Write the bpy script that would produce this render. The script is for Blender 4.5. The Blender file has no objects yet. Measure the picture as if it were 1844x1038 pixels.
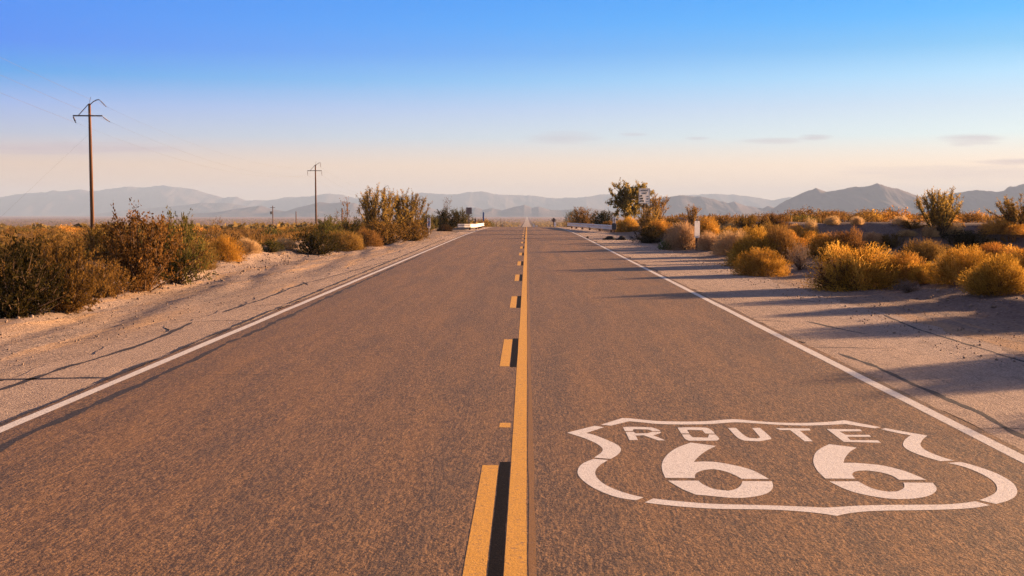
import bpy, bmesh, math, random
import numpy as np
from mathutils import Vector, Matrix, Euler

R = math.radians
sc = bpy.context.scene
COL = sc.collection

# ------------------------------------------------------------------ camera, exposure
PW, PH = 1844.0, 1038.0
F_PX = 2084.0
CAM_H = 1.676
PITCH = math.atan(143.0 / F_PX)
YAW = math.atan(27.0 / F_PX)
cam_d = bpy.data.cameras.new("camera")
cam_d.sensor_width = 36.0
cam_d.lens = F_PX / PW * 36.0
cam_d.clip_start = 0.1
cam_d.clip_end = 60000.0
cam = bpy.data.objects.new("camera", cam_d)
cam.location = (0, 0, CAM_H)
cam.rotation_euler = (math.pi / 2 - PITCH, 0, YAW)
COL.objects.link(cam)
sc.camera = cam
sc.view_settings.view_transform = 'Standard'
sc.view_settings.look = 'None'
EXPO = 2.38
sc.view_settings.exposure = EXPO
sc.view_settings.gamma = 1.0
sc.render.engine = 'CYCLES'
sc.cycles.use_denoising = True
sc.cycles.denoiser = 'OPENIMAGEDENOISE'
sc.cycles.denoising_input_passes = 'RGB_ALBEDO_NORMAL'
sc.cycles.denoising_prefilter = 'NONE'
sc.cycles.use_adaptive_sampling = False
sc.cycles.max_bounces = 6
sc.cycles.diffuse_bounces = 3
sc.cycles.transmission_bounces = 4
sc.cycles.transparent_max_bounces = 8
sc.cycles.volume_bounces = 0
sc.cycles.sample_clamp_indirect = 4.0

# ------------------------------------------------------------------ sun and sky
SUN_EL = R(9.5)
SUN_AZ = R(62)            # clockwise from the road's direction (+Y) towards +X
sun_d = bpy.data.lights.new("sun", 'SUN')
sun_d.energy = 5.0
sun_d.angle = R(1.2)
sun_d.color = (1.0, 0.60, 0.31)
sun = bpy.data.objects.new("sun", sun_d)
sv = Vector((math.sin(SUN_AZ) * math.cos(SUN_EL), math.cos(SUN_AZ) * math.cos(SUN_EL), math.sin(SUN_EL)))
sun.rotation_euler = sv.to_track_quat('Z', 'Y').to_euler()
sun.location = sv * 50
COL.objects.link(sun)


def s2l(c):
    return tuple(((v / 255.0) / 12.92 if v / 255.0 <= 0.04045 else ((v / 255.0 + 0.055) / 1.055) ** 2.4) for v in c)


class NT:
    """small helper for node trees"""
    def __init__(self, tree):
        self.t = tree
        self.n = tree.nodes
        self.l = tree.links

    def node(self, typ, **kw):
        nd = self.n.new(typ)
        for k, v in kw.items():
            setattr(nd, k, v)
        return nd

    def put(self, sock, v):
        if v is None:
            return
        if hasattr(v, 'is_linked') or isinstance(v, bpy.types.NodeSocket):
            self.l.new(v, sock)
        else:
            if sock.type == 'RGBA' and not hasattr(v, '__len__'):
                v = (v, v, v, 1)
            if sock.type == 'RGBA' and len(v) == 3:
                v = tuple(v) + (1,)
            sock.default_value = v

    def math(self, op, a, b=None, c=None, clamp=False):
        nd = self.node('ShaderNodeMath', operation=op)
        nd.use_clamp = clamp
        self.put(nd.inputs[0], a)
        self.put(nd.inputs[1], b)
        self.put(nd.inputs[2], c)
        return nd.outputs[0]

    def mix(self, f, a, b, blend='MIX'):
        nd = self.node('ShaderNodeMix', data_type='RGBA', blend_type=blend)
        self.put(nd.inputs[0], f)
        self.put(nd.inputs[6], a)
        self.put(nd.inputs[7], b)
        return nd.outputs[2]

    def ramp(self, f, stops, interp='LINEAR'):
        nd = self.node('ShaderNodeValToRGB')
        cr = nd.color_ramp
        cr.interpolation = interp
        while len(cr.elements) > 1:
            cr.elements.remove(cr.elements[0])
        for i, (p, c) in enumerate(stops):
            e = cr.elements[0] if i == 0 else cr.elements.new(p)
            e.position = p
            if not hasattr(c, '__len__'):
                c = (c, c, c)
            e.color = tuple(c)[:3] + (1,)
        self.put(nd.inputs[0], f)
        return nd.outputs[0]

    def noise(self, vec, scale, detail=4, rough=0.55, dist=0.0, out=0):
        nd = self.node('ShaderNodeTexNoise')
        nd.inputs['Scale'].default_value = scale
        nd.inputs['Detail'].default_value = detail
        nd.inputs['Roughness'].default_value = rough
        nd.inputs['Distortion'].default_value = dist
        self.put(nd.inputs['Vector'], vec)
        return nd.outputs[out]

    def voro(self, vec, scale, feature='F1', out=0, rnd=1.0):
        nd = self.node('ShaderNodeTexVoronoi', feature=feature)
        nd.inputs['Scale'].default_value = scale
        nd.inputs['Randomness'].default_value = rnd
        self.put(nd.inputs['Vector'], vec)
        return nd.outputs[out]

    def mapping(self, vec, scale=(1, 1, 1), loc=(0, 0, 0), rot=(0, 0, 0)):
        nd = self.node('ShaderNodeMapping')
        nd.inputs['Scale'].default_value = scale
        nd.inputs['Location'].default_value = loc
        nd.inputs['Rotation'].default_value = rot
        self.put(nd.inputs['Vector'], vec)
        return nd.outputs[0]


world = bpy.data.worlds.new("World")
sc.world = world
world.use_nodes = True
w = NT(world.node_tree)
w.n.clear()
GEN = w.node('ShaderNodeTexCoord').outputs['Generated']
sep = w.node('ShaderNodeSeparateXYZ')
w.put(sep.inputs[0], GEN)
DX, DY, DZ = sep.outputs
# ramps by elevation (position = sin(elevation)/0.2), colours as they should come out of the lens
def sky_stops(rows):
    return [(min(1.0, max(0.0, math.sin(math.atan((376 - y) / F_PX)) / 0.2)), tuple(v / 2 ** EXPO for v in c)) for y, c in rows]
#SKYROWS
rowsL = [(376, (0.8324, 0.5468, 0.3808)), (340, (0.8324, 0.5468, 0.3808)), (300, (0.8161, 0.5637, 0.4095)), (250, (0.4363, 0.5111, 0.6977)), (200, (0.2687, 0.4424, 0.8631)), (150, (0.0062, 0.3277, 0.8602)), (100, (0.0000, 0.2294, 0.9379)), (50, (0.0000, 0.2350, 0.9300)), (0, (0.0000, 0.2250, 0.9000)), (-49, (0.0000, 0.2150, 0.8700))]
rowsR = [(376, (1.2840, 0.9425, 0.6624)), (340, (1.2840, 0.9425, 0.6624)), (300, (1.2589, 0.9716, 0.7122)), (250, (0.8290, 0.9881, 1.0001)), (200, (0.6388, 0.8302, 0.9921)), (150, (0.4270, 0.7793, 1.0709)), (100, (0.1649, 0.5794, 0.9831)), (50, (0.0403, 0.4900, 1.0500)), (0, (0.0000, 0.4100, 1.0300)), (-49, (0.0000, 0.3600, 1.0000))]
#SKYEND
pos = w.math('DIVIDE', DZ, 0.2, clamp=True)
cL = w.ramp(pos, sky_stops(rowsL))
cR = w.ramp(pos, sky_stops(rowsR))
az = w.math('MULTIPLY_ADD', w.math('ARCTAN2', DX, DY), 1.0 / 0.84, 0.5, clamp=True)
sky_c = w.mix(az, cL, cR)
ZEN = tuple(v / 2 ** EXPO for v in s2l((138, 138, 168)))
sky_c = w.mix(w.ramp(DZ, [(.20, 0), (.34, 1)]), sky_c, ZEN)
# thin lavender cloud streaks low over the horizon
u_ = w.math('DIVIDE', DX, w.math('MAXIMUM', DY, 0.05))
v_ = w.math('DIVIDE', DZ, w.math('MAXIMUM', DY, 0.05))
cmb = w.node('ShaderNodeCombineXYZ')
w.put(cmb.inputs[0], u_); w.put(cmb.inputs[1], v_)
cn = w.noise(w.mapping(cmb.outputs[0], (9, 190, 1)), 1.6, 5, 0.6, 0.6)
cmask = None
for (cx, cy, ax, ay, k) in ((1018, 250, 75, 13, .38), (1140, 244, 30, 4, .4), (1385, 255, 62, 7, .45), (1462, 249, 34, 7, .5),
                            (1252, 251, 24, 3.5, .45), (1740, 253, 62, 12, .5), (1725, 262, 30, 5, .45), (1830, 293, 95, 7, .6), (110, 268, 230, 12, .7),
                            (270, 270, 80, 8, .4), (1720, 312, 240, 16, .35)):
    du = w.math('DIVIDE', w.math('SUBTRACT', u_, (cx - 949) / F_PX), ax / F_PX)
    dv = w.math('DIVIDE', w.math('SUBTRACT', v_, (376 - cy) / F_PX), ay / F_PX)
    q = w.math('ADD', w.math('MULTIPLY', du, du), w.math('MULTIPLY', dv, dv))
    m = w.math('SUBTRACT', 1.0, q)
    m = w.math('ADD', m, w.math('MULTIPLY', w.math('SUBTRACT', cn, 0.50), 2.6))
    m = w.math('MULTIPLY', m, 0.9 * k, clamp=True)
    m = w.math('MINIMUM', m, k)
    m = w.math('MULTIPLY', m, w.math('GREATER_THAN', DY, 0.1))
    cmask = m if cmask is None else w.math('MAXIMUM', cmask, m)
sky_c = w.mix(cmask, sky_c, tuple(v / 2 ** EXPO for v in s2l((192, 172, 186))))
nish = w.node('ShaderNodeTexSky', sky_type='NISHITA')
nish.sun_disc = False
nish.sun_elevation = SUN_EL
nish.sun_rotation = SUN_AZ
nish.dust_density = 1.5
nb = w.node('ShaderNodeBackground')
w.put(nb.inputs[0], nish.outputs[0])
nb.inputs[1].default_value = 0.002
bg = w.node('ShaderNodeBackground')
w.put(bg.inputs[0], sky_c)
bg.inputs[1].default_value = 1.0
add = w.node('ShaderNodeAddShader')
w.l.new(nb.outputs[0], add.inputs[0])
w.l.new(bg.outputs[0], add.inputs[1])
wo = w.node('ShaderNodeOutputWorld')
w.l.new(add.outputs[0], wo.inputs[0])

# ------------------------------------------------------------------ numeric noise and terrain
def _hash(ix, iy, seed):
    n = (ix.astype(np.int64) * 374761393 + iy.astype(np.int64) * 668265263 + seed * 1442695041) & 0x7fffffff
    n = ((n ^ (n >> 13)) * 1274126177) & 0x7fffffff
    n = n ^ (n >> 16)
    return (n & 0xffffff) / float(0xffffff)

def vnoise(x, y, seed=0):
    x = np.asarray(x, float); y = np.asarray(y, float)
    ix = np.floor(x); iy = np.floor(y)
    fx = x - ix; fy = y - iy
    fx = fx * fx * (3 - 2 * fx); fy = fy * fy * (3 - 2 * fy)
    a = _hash(ix, iy, seed); b = _hash(ix + 1, iy, seed)
    c = _hash(ix, iy + 1, seed); d = _hash(ix + 1, iy + 1, seed)
    return (a + (b - a) * fx) * (1 - fy) + (c + (d - c) * fx) * fy

def fbm(x, y, seed=0, octv=4, gain=0.5):
    s = 0.0; amp = 1.0; tot = 0.0; f = 1.0
    for o in range(octv):
        s = s + amp * (vnoise(np.asarray(x) * f, np.asarray(y) * f, seed + o * 17) - 0.5)
        tot += amp; amp *= gain; f *= 2.03
    return s / tot * 2

def sstep(a, b, x):
    t = np.clip((np.asarray(x, float) - a) / (b - a), 0, 1)
    return t * t * (3 - 2 * t)

_PY = np.array([-50, 0, 60] + list(np.linspace(68, 177, 14)) + [300, 450, 600, 750, 900, 1150, 1500, 2000, 4000, 8000, 15000, 20000], float)
_PZ = np.array([0, 0, 0] + [-8.53e-5 * (y - 60) ** 2 for y in np.linspace(68, 177, 14)] + [-3.7, -6.7, -9.4, -11.6, -12.75, -14.7, -17.4, -20.9, -32.5, -50.0, -74.0, -95.0], float)

def z_road(y):
    return np.interp(y, _PY, _PZ)

def H(x, y):
    x = np.asarray(x, float); y = np.asarray(y, float)
    r = np.hypot(x, np.maximum(y, 0))
    z = z_road(r * np.where(y > -1, 1, 0))
    far = sstep(400, 1500, r)
    # left side: gravel berm along the edge of the bushes, then lower ground
    lb = sstep(-7.2, -9.0, x)
    z = z + lb * (0.30 * np.exp(-((x + 9.3) / 1.2) ** 2) * sstep(14, 24, y) * (1 - sstep(46, 60, y)) * (0.6 + 0.8 * vnoise(x * .35, y * .35, 5)))
    z = z - 0.55 * sstep(-11, -22, x) * (1 - far)
    # right side: rough ground, a dry wash with a bank on its far side
    rb = sstep(6.0, 8.0, x)
    z = z + rb * (1 - far) * 0.22 * np.exp(-((x - 9.2) / 1.6) ** 2) * (0.5 + vnoise(x * .3, y * .22, 9))
    z = z - 0.32 * sstep(10, 15, x) * (1 - sstep(49, 52, y)) * sstep(16, 30, y)
    bank = sstep(50.5, 52.6, y + 1.5 * vnoise(x * .25, 0 * y, 3)) * (1 - sstep(80, 170, y)) * sstep(8.0, 11.5, x)
    z = z + bank * (0.98 + .12 * fbm(x * .08, y * .05, 31, 3))
    z = z - 0.55 * sstep(80, 170, y) * sstep(8, 14, x) * (1 - far)
    # roughness off the pavement
    off = np.maximum(sstep(-5.9, -8.4, x), sstep(6.0, 7.6, x)) * (1 - sstep(200, 700, r))
    z = z + sstep(-5.5, -6.3, x) * (1 - sstep(-10, -12, x)) * (1 - sstep(60, 110, r)) * (.095 * fbm(x * 2.6 + .28 * y, y * .16, 61, 3) + .02 * fbm(x * 5, y * 4, 66, 3))
    z = z + off * (0.10 * fbm(x * .55, y * .55, 1, 4) + 0.16 * fbm(x * .16, y * .16, 2, 3))
    z = z + off * 0.05 * fbm(x * 2.6, y * 2.6, 12, 2) * (1 - sstep(60, 90, r))
    und = sstep(150, 600, r) * np.clip((np.abs(x) - 12) / 60, 0, 1)
    z = z + und * 0.5 * fbm(x * .01, y * .01, 44, 3)
    return z

RC = np.array(cam.rotation_euler.to_matrix())

def ray(px, py):
    d = RC @ np.array([(px - PW / 2) / F_PX, -(py - PH / 2) / F_PX, -1.0])
    return d / np.linalg.norm(d)

def at(px, py):
    """the point of the ground the photo shows at this pixel"""
    d = ray(px, py)
    ts = np.concatenate([np.arange(3, 300, .1), np.geomspace(300, 12000, 3000)])
    P = d[None, :] * ts[:, None]
    gz = H(P[:, 0], P[:, 1])
    hit = np.nonzero(CAM_H + P[:, 2] <= gz)[0]
    i = hit[0] if len(hit) else len(ts) - 1
    return np.array([P[i, 0], P[i, 1], float(gz[i])])

def at_depth(px, Y):
    d = ray(px, 400)
    x = d[0] / d[1] * Y
    return np.array([x, Y, float(H(x, Y))])

def ppm(Y):
    return F_PX / Y

def on_road(px, py):
    """pixel -> the road's flat stretch (z = 0)"""
    d = ray(px, py)
    t = -CAM_H / d[2]
    return d[0] * t, d[1] * t

# ------------------------------------------------------------------ object helpers
def tag(o, label=None, cat=None, group=None, kind=None):
    if label: o['label'] = label
    if cat: o['category'] = cat
    if group: o['group'] = group
    if kind: o['kind'] = kind
    return o

def empty(name, loc, rz=0.0):
    o = bpy.data.objects.new(name, None)
    o.location = tuple(float(v) for v in loc)
    o.rotation_euler = (0, 0, rz)
    o.empty_display_size = 0.2
    COL.objects.link(o)
    return o

def link(name, me, parent=None):
    o = bpy.data.objects.new(name, me)
    COL.objects.link(o)
    if parent is not None:
        o.parent = parent
    return o

def np_mesh(name, V, F, mat=None, smooth=False, attr=None):
    """V (n,3); F (m,3|4) int array"""
    V = np.asarray(V, np.float32); F = np.asarray(F, np.int32)
    me = bpy.data.meshes.new(name)
    m, k = F.shape
    me.vertices.add(len(V)); me.vertices.foreach_set('co', V.ravel())
    me.loops.add(m * k); me.loops.foreach_set('vertex_index', F.ravel())
    me.polygons.add(m)
    me.polygons.foreach_set('loop_start', np.arange(0, m * k, k, dtype=np.int32))
    me.polygons.foreach_set('loop_total', np.full(m, k, np.int32))
    if smooth:
        me.polygons.foreach_set('use_smooth', np.ones(m, bool))
    if attr:
        for an, av in attr.items():
            a = me.attributes.new(an, 'FLOAT', 'POINT')
            a.data.foreach_set('value', np.asarray(av, np.float32))
    me.update(calc_edges=True)
    me.validate()
    if mat is not None:
        me.materials.append(mat)
    return me

class MB:
    """collects boxes, tubes and polygons into one mesh"""
    def __init__(self):
        self.v = []; self.f = []
    def add(self, vs, fs):
        o = len(self.v)
        self.v += [tuple(map(float, p)) for p in vs]
        self.f += [tuple(i + o for i in f) for f in fs]
    def box(self, c, s, rz=0.0, bevel=0.0):
        cx, cy, cz = c; sx, sy, sz = (q / 2 for q in s)
        vs = []
        for dz in (-sz, sz):
            for dx, dy in ((-sx, -sy), (sx, -sy), (sx, sy), (-sx, sy)):
                vs.append((cx + dx * math.cos(rz) - dy * math.sin(rz), cy + dx * math.sin(rz) + dy * math.cos(rz), cz + dz))
        self.add(vs, [(3, 2, 1, 0), (4, 5, 6, 7), (0, 1, 5, 4), (1, 2, 6, 5), (2, 3, 7, 6), (3, 0, 4, 7)])
    def tube(self, pts, radii, n=8, cap=True):
        pts = [Vector(p) for p in pts]
        if not hasattr(radii, '__len__'):
            radii = [radii] * len(pts)
        ring = []
        for i, p in enumerate(pts):
            t = (pts[min(i + 1, len(pts) - 1)] - pts[max(i - 1, 0)]).normalized()
            a = t.orthogonal().normalized() if i == 0 else (ring_a - t * ring_a.dot(t)).normalized()
            ring_a = a
            b = t.cross(a)
            ring.append([p + (a * math.cos(2 * math.pi * k / n) + b * math.sin(2 * math.pi * k / n)) * radii[i] for k in range(n)])
        vs = [q for r in ring for q in r]
        fs = []
        for i in range(len(pts) - 1):
            for k in range(n):
                fs.append((i * n + k, i * n + (k + 1) % n, (i + 1) * n + (k + 1) % n, (i + 1) * n + k))
        if cap:
            fs.append(tuple(range(n - 1, -1, -1)))
            fs.append(tuple((len(pts) - 1) * n + k for k in range(n)))
        self.add(vs, fs)
    def disc(self, c, axis, r, h, n=10):
        a = Vector(axis).normalized()
        self.tube([Vector(c) - a * h / 2, Vector(c) + a * h / 2], [r, r * .75], n)
    def prism(self, poly, z0, z1, frame=None):
        """poly: 2-D outline extruded from z0 to z1; frame maps (x, y, z)"""
        f = frame or (lambda x, y, z: (x, y, z))
        n = len(poly)
        vs = [f(x, y, z0) for x, y in poly] + [f(x, y, z1) for x, y in poly]
        fs = [tuple(range(n - 1, -1, -1)), tuple(range(n, 2 * n))]
        fs += [(i, (i + 1) % n, n + (i + 1) % n, n + i) for i in range(n)]
        self.add(vs, fs)
    def build(self, name, mat, parent=None, smooth=False, bevel=0.0):
        me = bpy.data.meshes.new(name)
        me.from_pydata(self.v, [], self.f)
        bm = bmesh.new(); bm.from_mesh(me)
        bmesh.ops.recalc_face_normals(bm, faces=bm.faces)
        if bevel > 0:
            bmesh.ops.bevel(bm, geom=list(bm.edges), offset=bevel, segments=1, affect='EDGES', clamp_overlap=True)
        bm.to_mesh(me); bm.free()
        if smooth:
            me.polygons.foreach_set('use_smooth', np.ones(len(me.polygons), bool))
        me.materials.append(mat)
        return link(name, me, parent)

# ------------------------------------------------------------------ materials
def new_mat(name):
    m = bpy.data.materials.new(name)
    m.use_nodes = True
    t = NT(m.node_tree)
    t.n.clear()
    out = t.node('ShaderNodeOutputMaterial')
    return m, t, out

def finish(t, out, col, rough=0.9, bump=None, bdist=0.02, bstr=0.6, spec=0.25, metal=0.0):
    p = t.node('ShaderNodeBsdfPrincipled')
    t.put(p.inputs['Base Color'], col)
    t.put(p.inputs['Roughness'], rough)
    t.put(p.inputs['Metallic'], metal)
    p.inputs['Specular IOR Level'].default_value = spec
    if bump is not None:
        b = t.node('ShaderNodeBump')
        b.inputs['Distance'].default_value = bdist
        b.inputs['Strength'].default_value = bstr
        t.put(b.inputs['Height'], bump)
        t.l.new(b.outputs[0], p.inputs['Normal'])
    t.l.new(p.outputs[0], out.inputs[0])
    return p

def wpos(t):
    return t.node('ShaderNodeNewGeometry').outputs['Position']

def asphalt_mat():
    m, t, out = new_mat('asphalt')
    P = wpos(t)
    sp = t.node('ShaderNodeSeparateColor'); t.put(sp.inputs[0], t.voro(P, 80, 'F1', 1))
    stone = sp.outputs[0]                               # aggregate, one shade per stone
    fine = t.noise(P, 46, 3, 0.8)
    mid = t.noise(P, 11, 5, 0.75)
    coarse = t.noise(t.mapping(P, (1, .35, 1)), 4.0, 5, 0.75)
    big = t.noise(t.mapping(P, (1, .28, 1)), 0.55, 5, 0.62)
    strk = t.noise(t.mapping(P, (2.6, .035, 1)), 1.0, 4, 0.6)
    base = t.ramp(big, [(.25, (.110, .063, .031)), (.5, (.145, .085, .042)), (.75, (.184, .109, .055))])
    base = t.mix(t.ramp(strk, [(.50, 0), (.60, .8)]), base, (.27, .155, .060))
    base = t.mix(t.ramp(strk, [(.38, .75), (.48, 0)]), base, (.092, .060, .045))
    base = t.mix(0.55, base, t.mix(stone, (.026, .018, .015), (.36, .215, .115)))
    base = t.mix(t.ramp(fine, [(.36, .75), (.52, 0)]), base, (.020, .014, .013))
    base = t.mix(t.ramp(mid, [(.34, .22), (.5, 0)]), base, (.050, .033, .027))
    base = t.mix(t.ramp(mid, [(.52, 0), (.72, .22)]), base, (.30, .185, .105))
    base = t.mix(t.ramp(coarse, [(.34, .4), (.5, 0)]), base, (.070, .048, .040))
    lng = t.noise(t.mapping(P, (1, .16, 1)), 15, 4, .8)
    lng2 = t.noise(t.mapping(P, (1, .10, 1)), 5.5, 4, .75)
    base = t.mix(t.ramp(lng, [(.36, .22), (.5, 0)]), base, (.058, .036, .026))
    base = t.mix(t.ramp(lng, [(.52, 0), (.66, .18)]), base, (.31, .20, .125))
    base = t.mix(t.ramp(lng2, [(.34, .26), (.5, 0)]), base, (.075, .048, .036))
    base = t.mix(t.ramp(lng2, [(.54, 0), (.68, .25)]), base, (.29, .18, .10))
    fy = t.node('ShaderNodeSeparateXYZ'); t.put(fy.inputs[0], P)
    lane = t.math('COSINE', t.math('MULTIPLY', t.math('ADD', fy.outputs[0], 2.1), 1.745))
    lane = t.math('MULTIPLY_ADD', t.math('SUBTRACT', strk, .5), 3.0, lane)
    base = t.mix(t.ramp(t.math('MULTIPLY_ADD', lane, .5, .5), [(0, .42), (.55, 0)]), base, (.070, .046, .034))
    sp2 = t.node('ShaderNodeSeparateColor'); t.put(sp2.inputs[0], t.voro(t.mapping(P, (1, .33, 1)), 150, 'F1', 1))
    gr = t.noise(t.mapping(P, (1, .14, 1)), 64, 2, .85)
    base = t.mix(t.ramp(sp2.outputs[0], [(.2, .7), (.5, 0)]), base, (.036, .022, .014))
    base = t.mix(t.ramp(sp2.outputs[0], [(.62, 0), (.95, .45)]), base, (.38, .235, .13))
    base = t.mix(t.ramp(gr, [(.34, .75), (.5, 0)]), base, (.045, .028, .018))
    base = t.mix(t.ramp(gr, [(.52, 0), (.66, .55)]), base, (.36, .22, .12))
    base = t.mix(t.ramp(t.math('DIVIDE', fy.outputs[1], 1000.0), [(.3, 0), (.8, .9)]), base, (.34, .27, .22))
    spk = t.voro(P, 22, 'F1', 0)
    base = t.mix(t.ramp(spk, [(.03, .8), (.055, 0)]), base, (.60, .50, .40))
    pat = t.noise(t.mapping(P, (1, .09, 1), loc=(3, 7, 0)), 2.6, 6, .78, .3)
    base = t.mix(t.ramp(pat, [(.50, 0), (.68, .30)]), base, (.30, .165, .065))
    base = t.mix(t.ramp(pat, [(.32, .45), (.48, 0)]), base, (.062, .048, .042))
    base = t.mix(1.0, base, (1.0, .89, .64), 'MULTIPLY')
    hgt = t.math('ADD', t.math('MULTIPLY', stone, .5), fine)
    finish(t, out, base, 0.66, hgt, 0.010, 0.8, 0.3)
    return m

def shoulder_mat():
    m, t, out = new_mat('worn_shoulder')
    P = wpos(t)
    sp = t.node('ShaderNodeSeparateColor'); t.put(sp.inputs[0], t.voro(P, 70, 'F1', 1))
    stone = sp.outputs[0]
    fine = t.noise(P, 48, 3, 0.75)
    big = t.noise(t.mapping(P, (1, .35, 1)), 0.8, 5, 0.65)
    sw = t.noise(t.mapping(P, (1.6, .16, 1), rot=(0, 0, .06)), 1.0, 5, 0.65, .8)
    base = t.ramp(big, [(.28, (.24, .18, .15)), (.5, (.31, .235, .19)), (.75, (.38, .285, .225))])
    base = t.mix(t.ramp(sw, [(.33, .75), (.47, 0)]), base, (.17, .13, .115))
    base = t.mix(t.ramp(sw, [(.56, 0), (.72, .7)]), base, (.42, .30, .215))
    sx_ = t.node('ShaderNodeSeparateXYZ'); t.put(sx_.inputs[0], P)
    lg = t.noise(t.mapping(P, (1, .22, 1)), 9, 5, .8)
    base = t.mix(t.ramp(t.math('DIVIDE', sx_.outputs[0], 6.0), [(.56, 0), (.85, .6)]), base, (.27, .235, .235))
    base = t.mix(t.ramp(lg, [(.36, .65), (.5, 0)]), base, (.12, .095, .09))
    base = t.mix(t.ramp(lg, [(.54, 0), (.7, .5)]), base, (.46, .35, .27))
    base = t.mix(.42, base, t.mix(stone, (.085, .066, .06), (.5, .39, .31)))
    base = t.mix(t.ramp(fine, [(.36, .6), (.52, 0)]), base, (.07, .055, .05))
    base = t.mix(1.0, base, (1.24, 1.22, 1.2), 'MULTIPLY')
    hgt = t.math('ADD', t.math('MULTIPLY', stone, .6), t.math('MULTIPLY_ADD', sw, .8, fine))
    finish(t, out, base, 0.95, hgt, 0.026, 0.9, 0.1)
    return m

def desert_mat():
    m, t, out = new_mat('desert_ground')
    P = wpos(t)
    s = t.node('ShaderNodeSeparateXYZ'); t.put(s.inputs[0], P)
    sp = t.node('ShaderNodeSeparateColor'); t.put(sp.inputs[0], t.voro(P, 26, 'F1', 1))
    stone = sp.outputs[0]
    fine = t.noise(P, 30, 4, 0.7)
    big = t.noise(P, 0.35, 5, 0.6)
    trk = t.noise(t.mapping(P, (1.9, .12, 1), rot=(0, 0, .12)), 1.0, 4, 0.6, 1.2)
    xx = s.outputs[0]
    base = t.ramp(big, [(.3, (.24, .18, .145)), (.55, (.33, .245, .19)), (.75, (.42, .30, .215))])
    base = t.mix(t.ramp(trk, [(.52, 0), (.64, .85)]), base, (.56, .345, .165))
    base = t.mix(t.ramp(trk, [(.34, .8), (.47, 0)]), base, (.125, .112, .118))  # grey-blue streaks: shadow sides of the ruts put into the gravel colour
    base = t.mix(.45, base, t.mix(stone, (.10, .077, .072), (.47, .36, .29)))
    base = t.mix(t.ramp(fine, [(.35, .6), (.5, 0)]), base, (.09, .07, .065))
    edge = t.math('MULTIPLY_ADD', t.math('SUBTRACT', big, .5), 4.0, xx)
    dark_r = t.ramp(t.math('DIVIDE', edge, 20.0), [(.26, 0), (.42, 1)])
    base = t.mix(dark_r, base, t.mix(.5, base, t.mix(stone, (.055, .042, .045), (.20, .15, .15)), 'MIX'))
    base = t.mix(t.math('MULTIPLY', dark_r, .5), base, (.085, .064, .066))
    brown_l = t.ramp(t.math('DIVIDE', edge, -20.0), [(.52, 0), (.66, .85)])
    base = t.mix(brown_l, base, t.ramp(fine, [(.3, (.07, .045, .022)), (.6, (.17, .11, .055))]))
    # beyond the road's crest the plain is covered in low scrub
    yy = s.outputs[1]
    cover = t.noise(t.mapping(P, (.06, .03, 1)), 1.0, 6, 0.75)
    c2 = t.noise(t.mapping(P, (.0011, .0011, 1)), 1.0, 5, 0.65)
    scrub = t.ramp(cover, [(.35, (.075, .052, .018)), (.52, (.14, .092, .034)), (.66, (.24, .15, .07))])
    soil = t.ramp(c2, [(.3, (.20, .085, .05)), (.55, (.27, .125, .08)), (.75, (.34, .18, .12))])
    soil = t.mix(t.ramp(t.noise(t.mapping(P, (.05, .012, 1)), 1.0, 5, .8), [(.38, .75), (.56, 0)]), soil, (.075, .038, .022))
    farc = t.mix(t.ramp(t.math('DIVIDE', yy, 6000.0), [(.14, .05), (.24, .6), (.6, .9)]), scrub, soil)
    fac = t.ramp(t.math('DIVIDE', yy, 400.0), [(.14, 0), (.40, 1)])
    base = t.mix(fac, base, farc)
    hgt = t.math('ADD', t.math('MULTIPLY', stone, .7), t.math('MULTIPLY_ADD', trk, .5, fine))
    finish(t, out, base, 0.97, hgt, 0.035, 0.9, 0.08)
    return m

def paint_mat(name, col, worn=.5, dirt=(.16, .11, .085), spec=.2):
    m, t, out = new_mat(name)
    P = wpos(t)
    sp = t.node('ShaderNodeSeparateColor'); t.put(sp.inputs[0], t.voro(P, 95, 'F1', 1))
    fine = t.noise(P, 70, 3, 0.8)
    mid = t.noise(P, 6, 5, 0.7)
    base = t.mix(t.ramp(mid, [(.35, .0), (.75, .35)]), col, tuple(c * .72 for c in col))
    base = t.mix(t.math('MULTIPLY', sp.outputs[0], .22), base, tuple(c * .55 for c in col))
    clump = t.noise(P, 26, 4, .8)
    wear = t.math('MULTIPLY', t.ramp(clump, [(.36, 1), (.47, 0)]), t.ramp(mid, [(.38, min(1, worn * 1.5)), (.62, worn * .35)]))
    wear = t.math('MAXIMUM', wear, t.math('MULTIPLY', t.ramp(fine, [(.32, 1), (.44, 0)]), .55))
    base = t.mix(wear, base, dirt)
    finish(t, out, base, 0.8, t.math('ADD', t.math('MULTIPLY', sp.outputs[0], .5), fine), 0.005, 0.6, spec)
    return m

def plain_mat(name, col, rough=.8, var=.25, scale=8, metal=0.0, spec=.3, dark=None):
    m, t, out = new_mat(name)
    tc = t.node('ShaderNodeTexCoord').outputs['Object']
    n = t.noise(tc, scale, 5, .65)
    dk = dark or tuple(c * (1 - var * 1.6) for c in col)
    base = t.ramp(n, [(.3, dk), (.6, col), (.8, tuple(min(1, c * (1 + var * .5)) for c in col))])
    finish(t, out, base, rough, n, .01, .25, spec, metal)
    return m

def wood_mat(name, col):
    m, t, out = new_mat(name)
    tc = t.node('ShaderNodeTexCoord').outputs['Object']
    n = t.noise(t.mapping(tc, (14, 14, .6)), 1.0, 5, .65)
    base = t.ramp(n, [(.3, tuple(c * .45 for c in col)), (.55, col), (.8, tuple(c * 1.5 for c in col))])
    finish(t, out, base, .9, n, .02, .5, .1)
    return m

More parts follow.
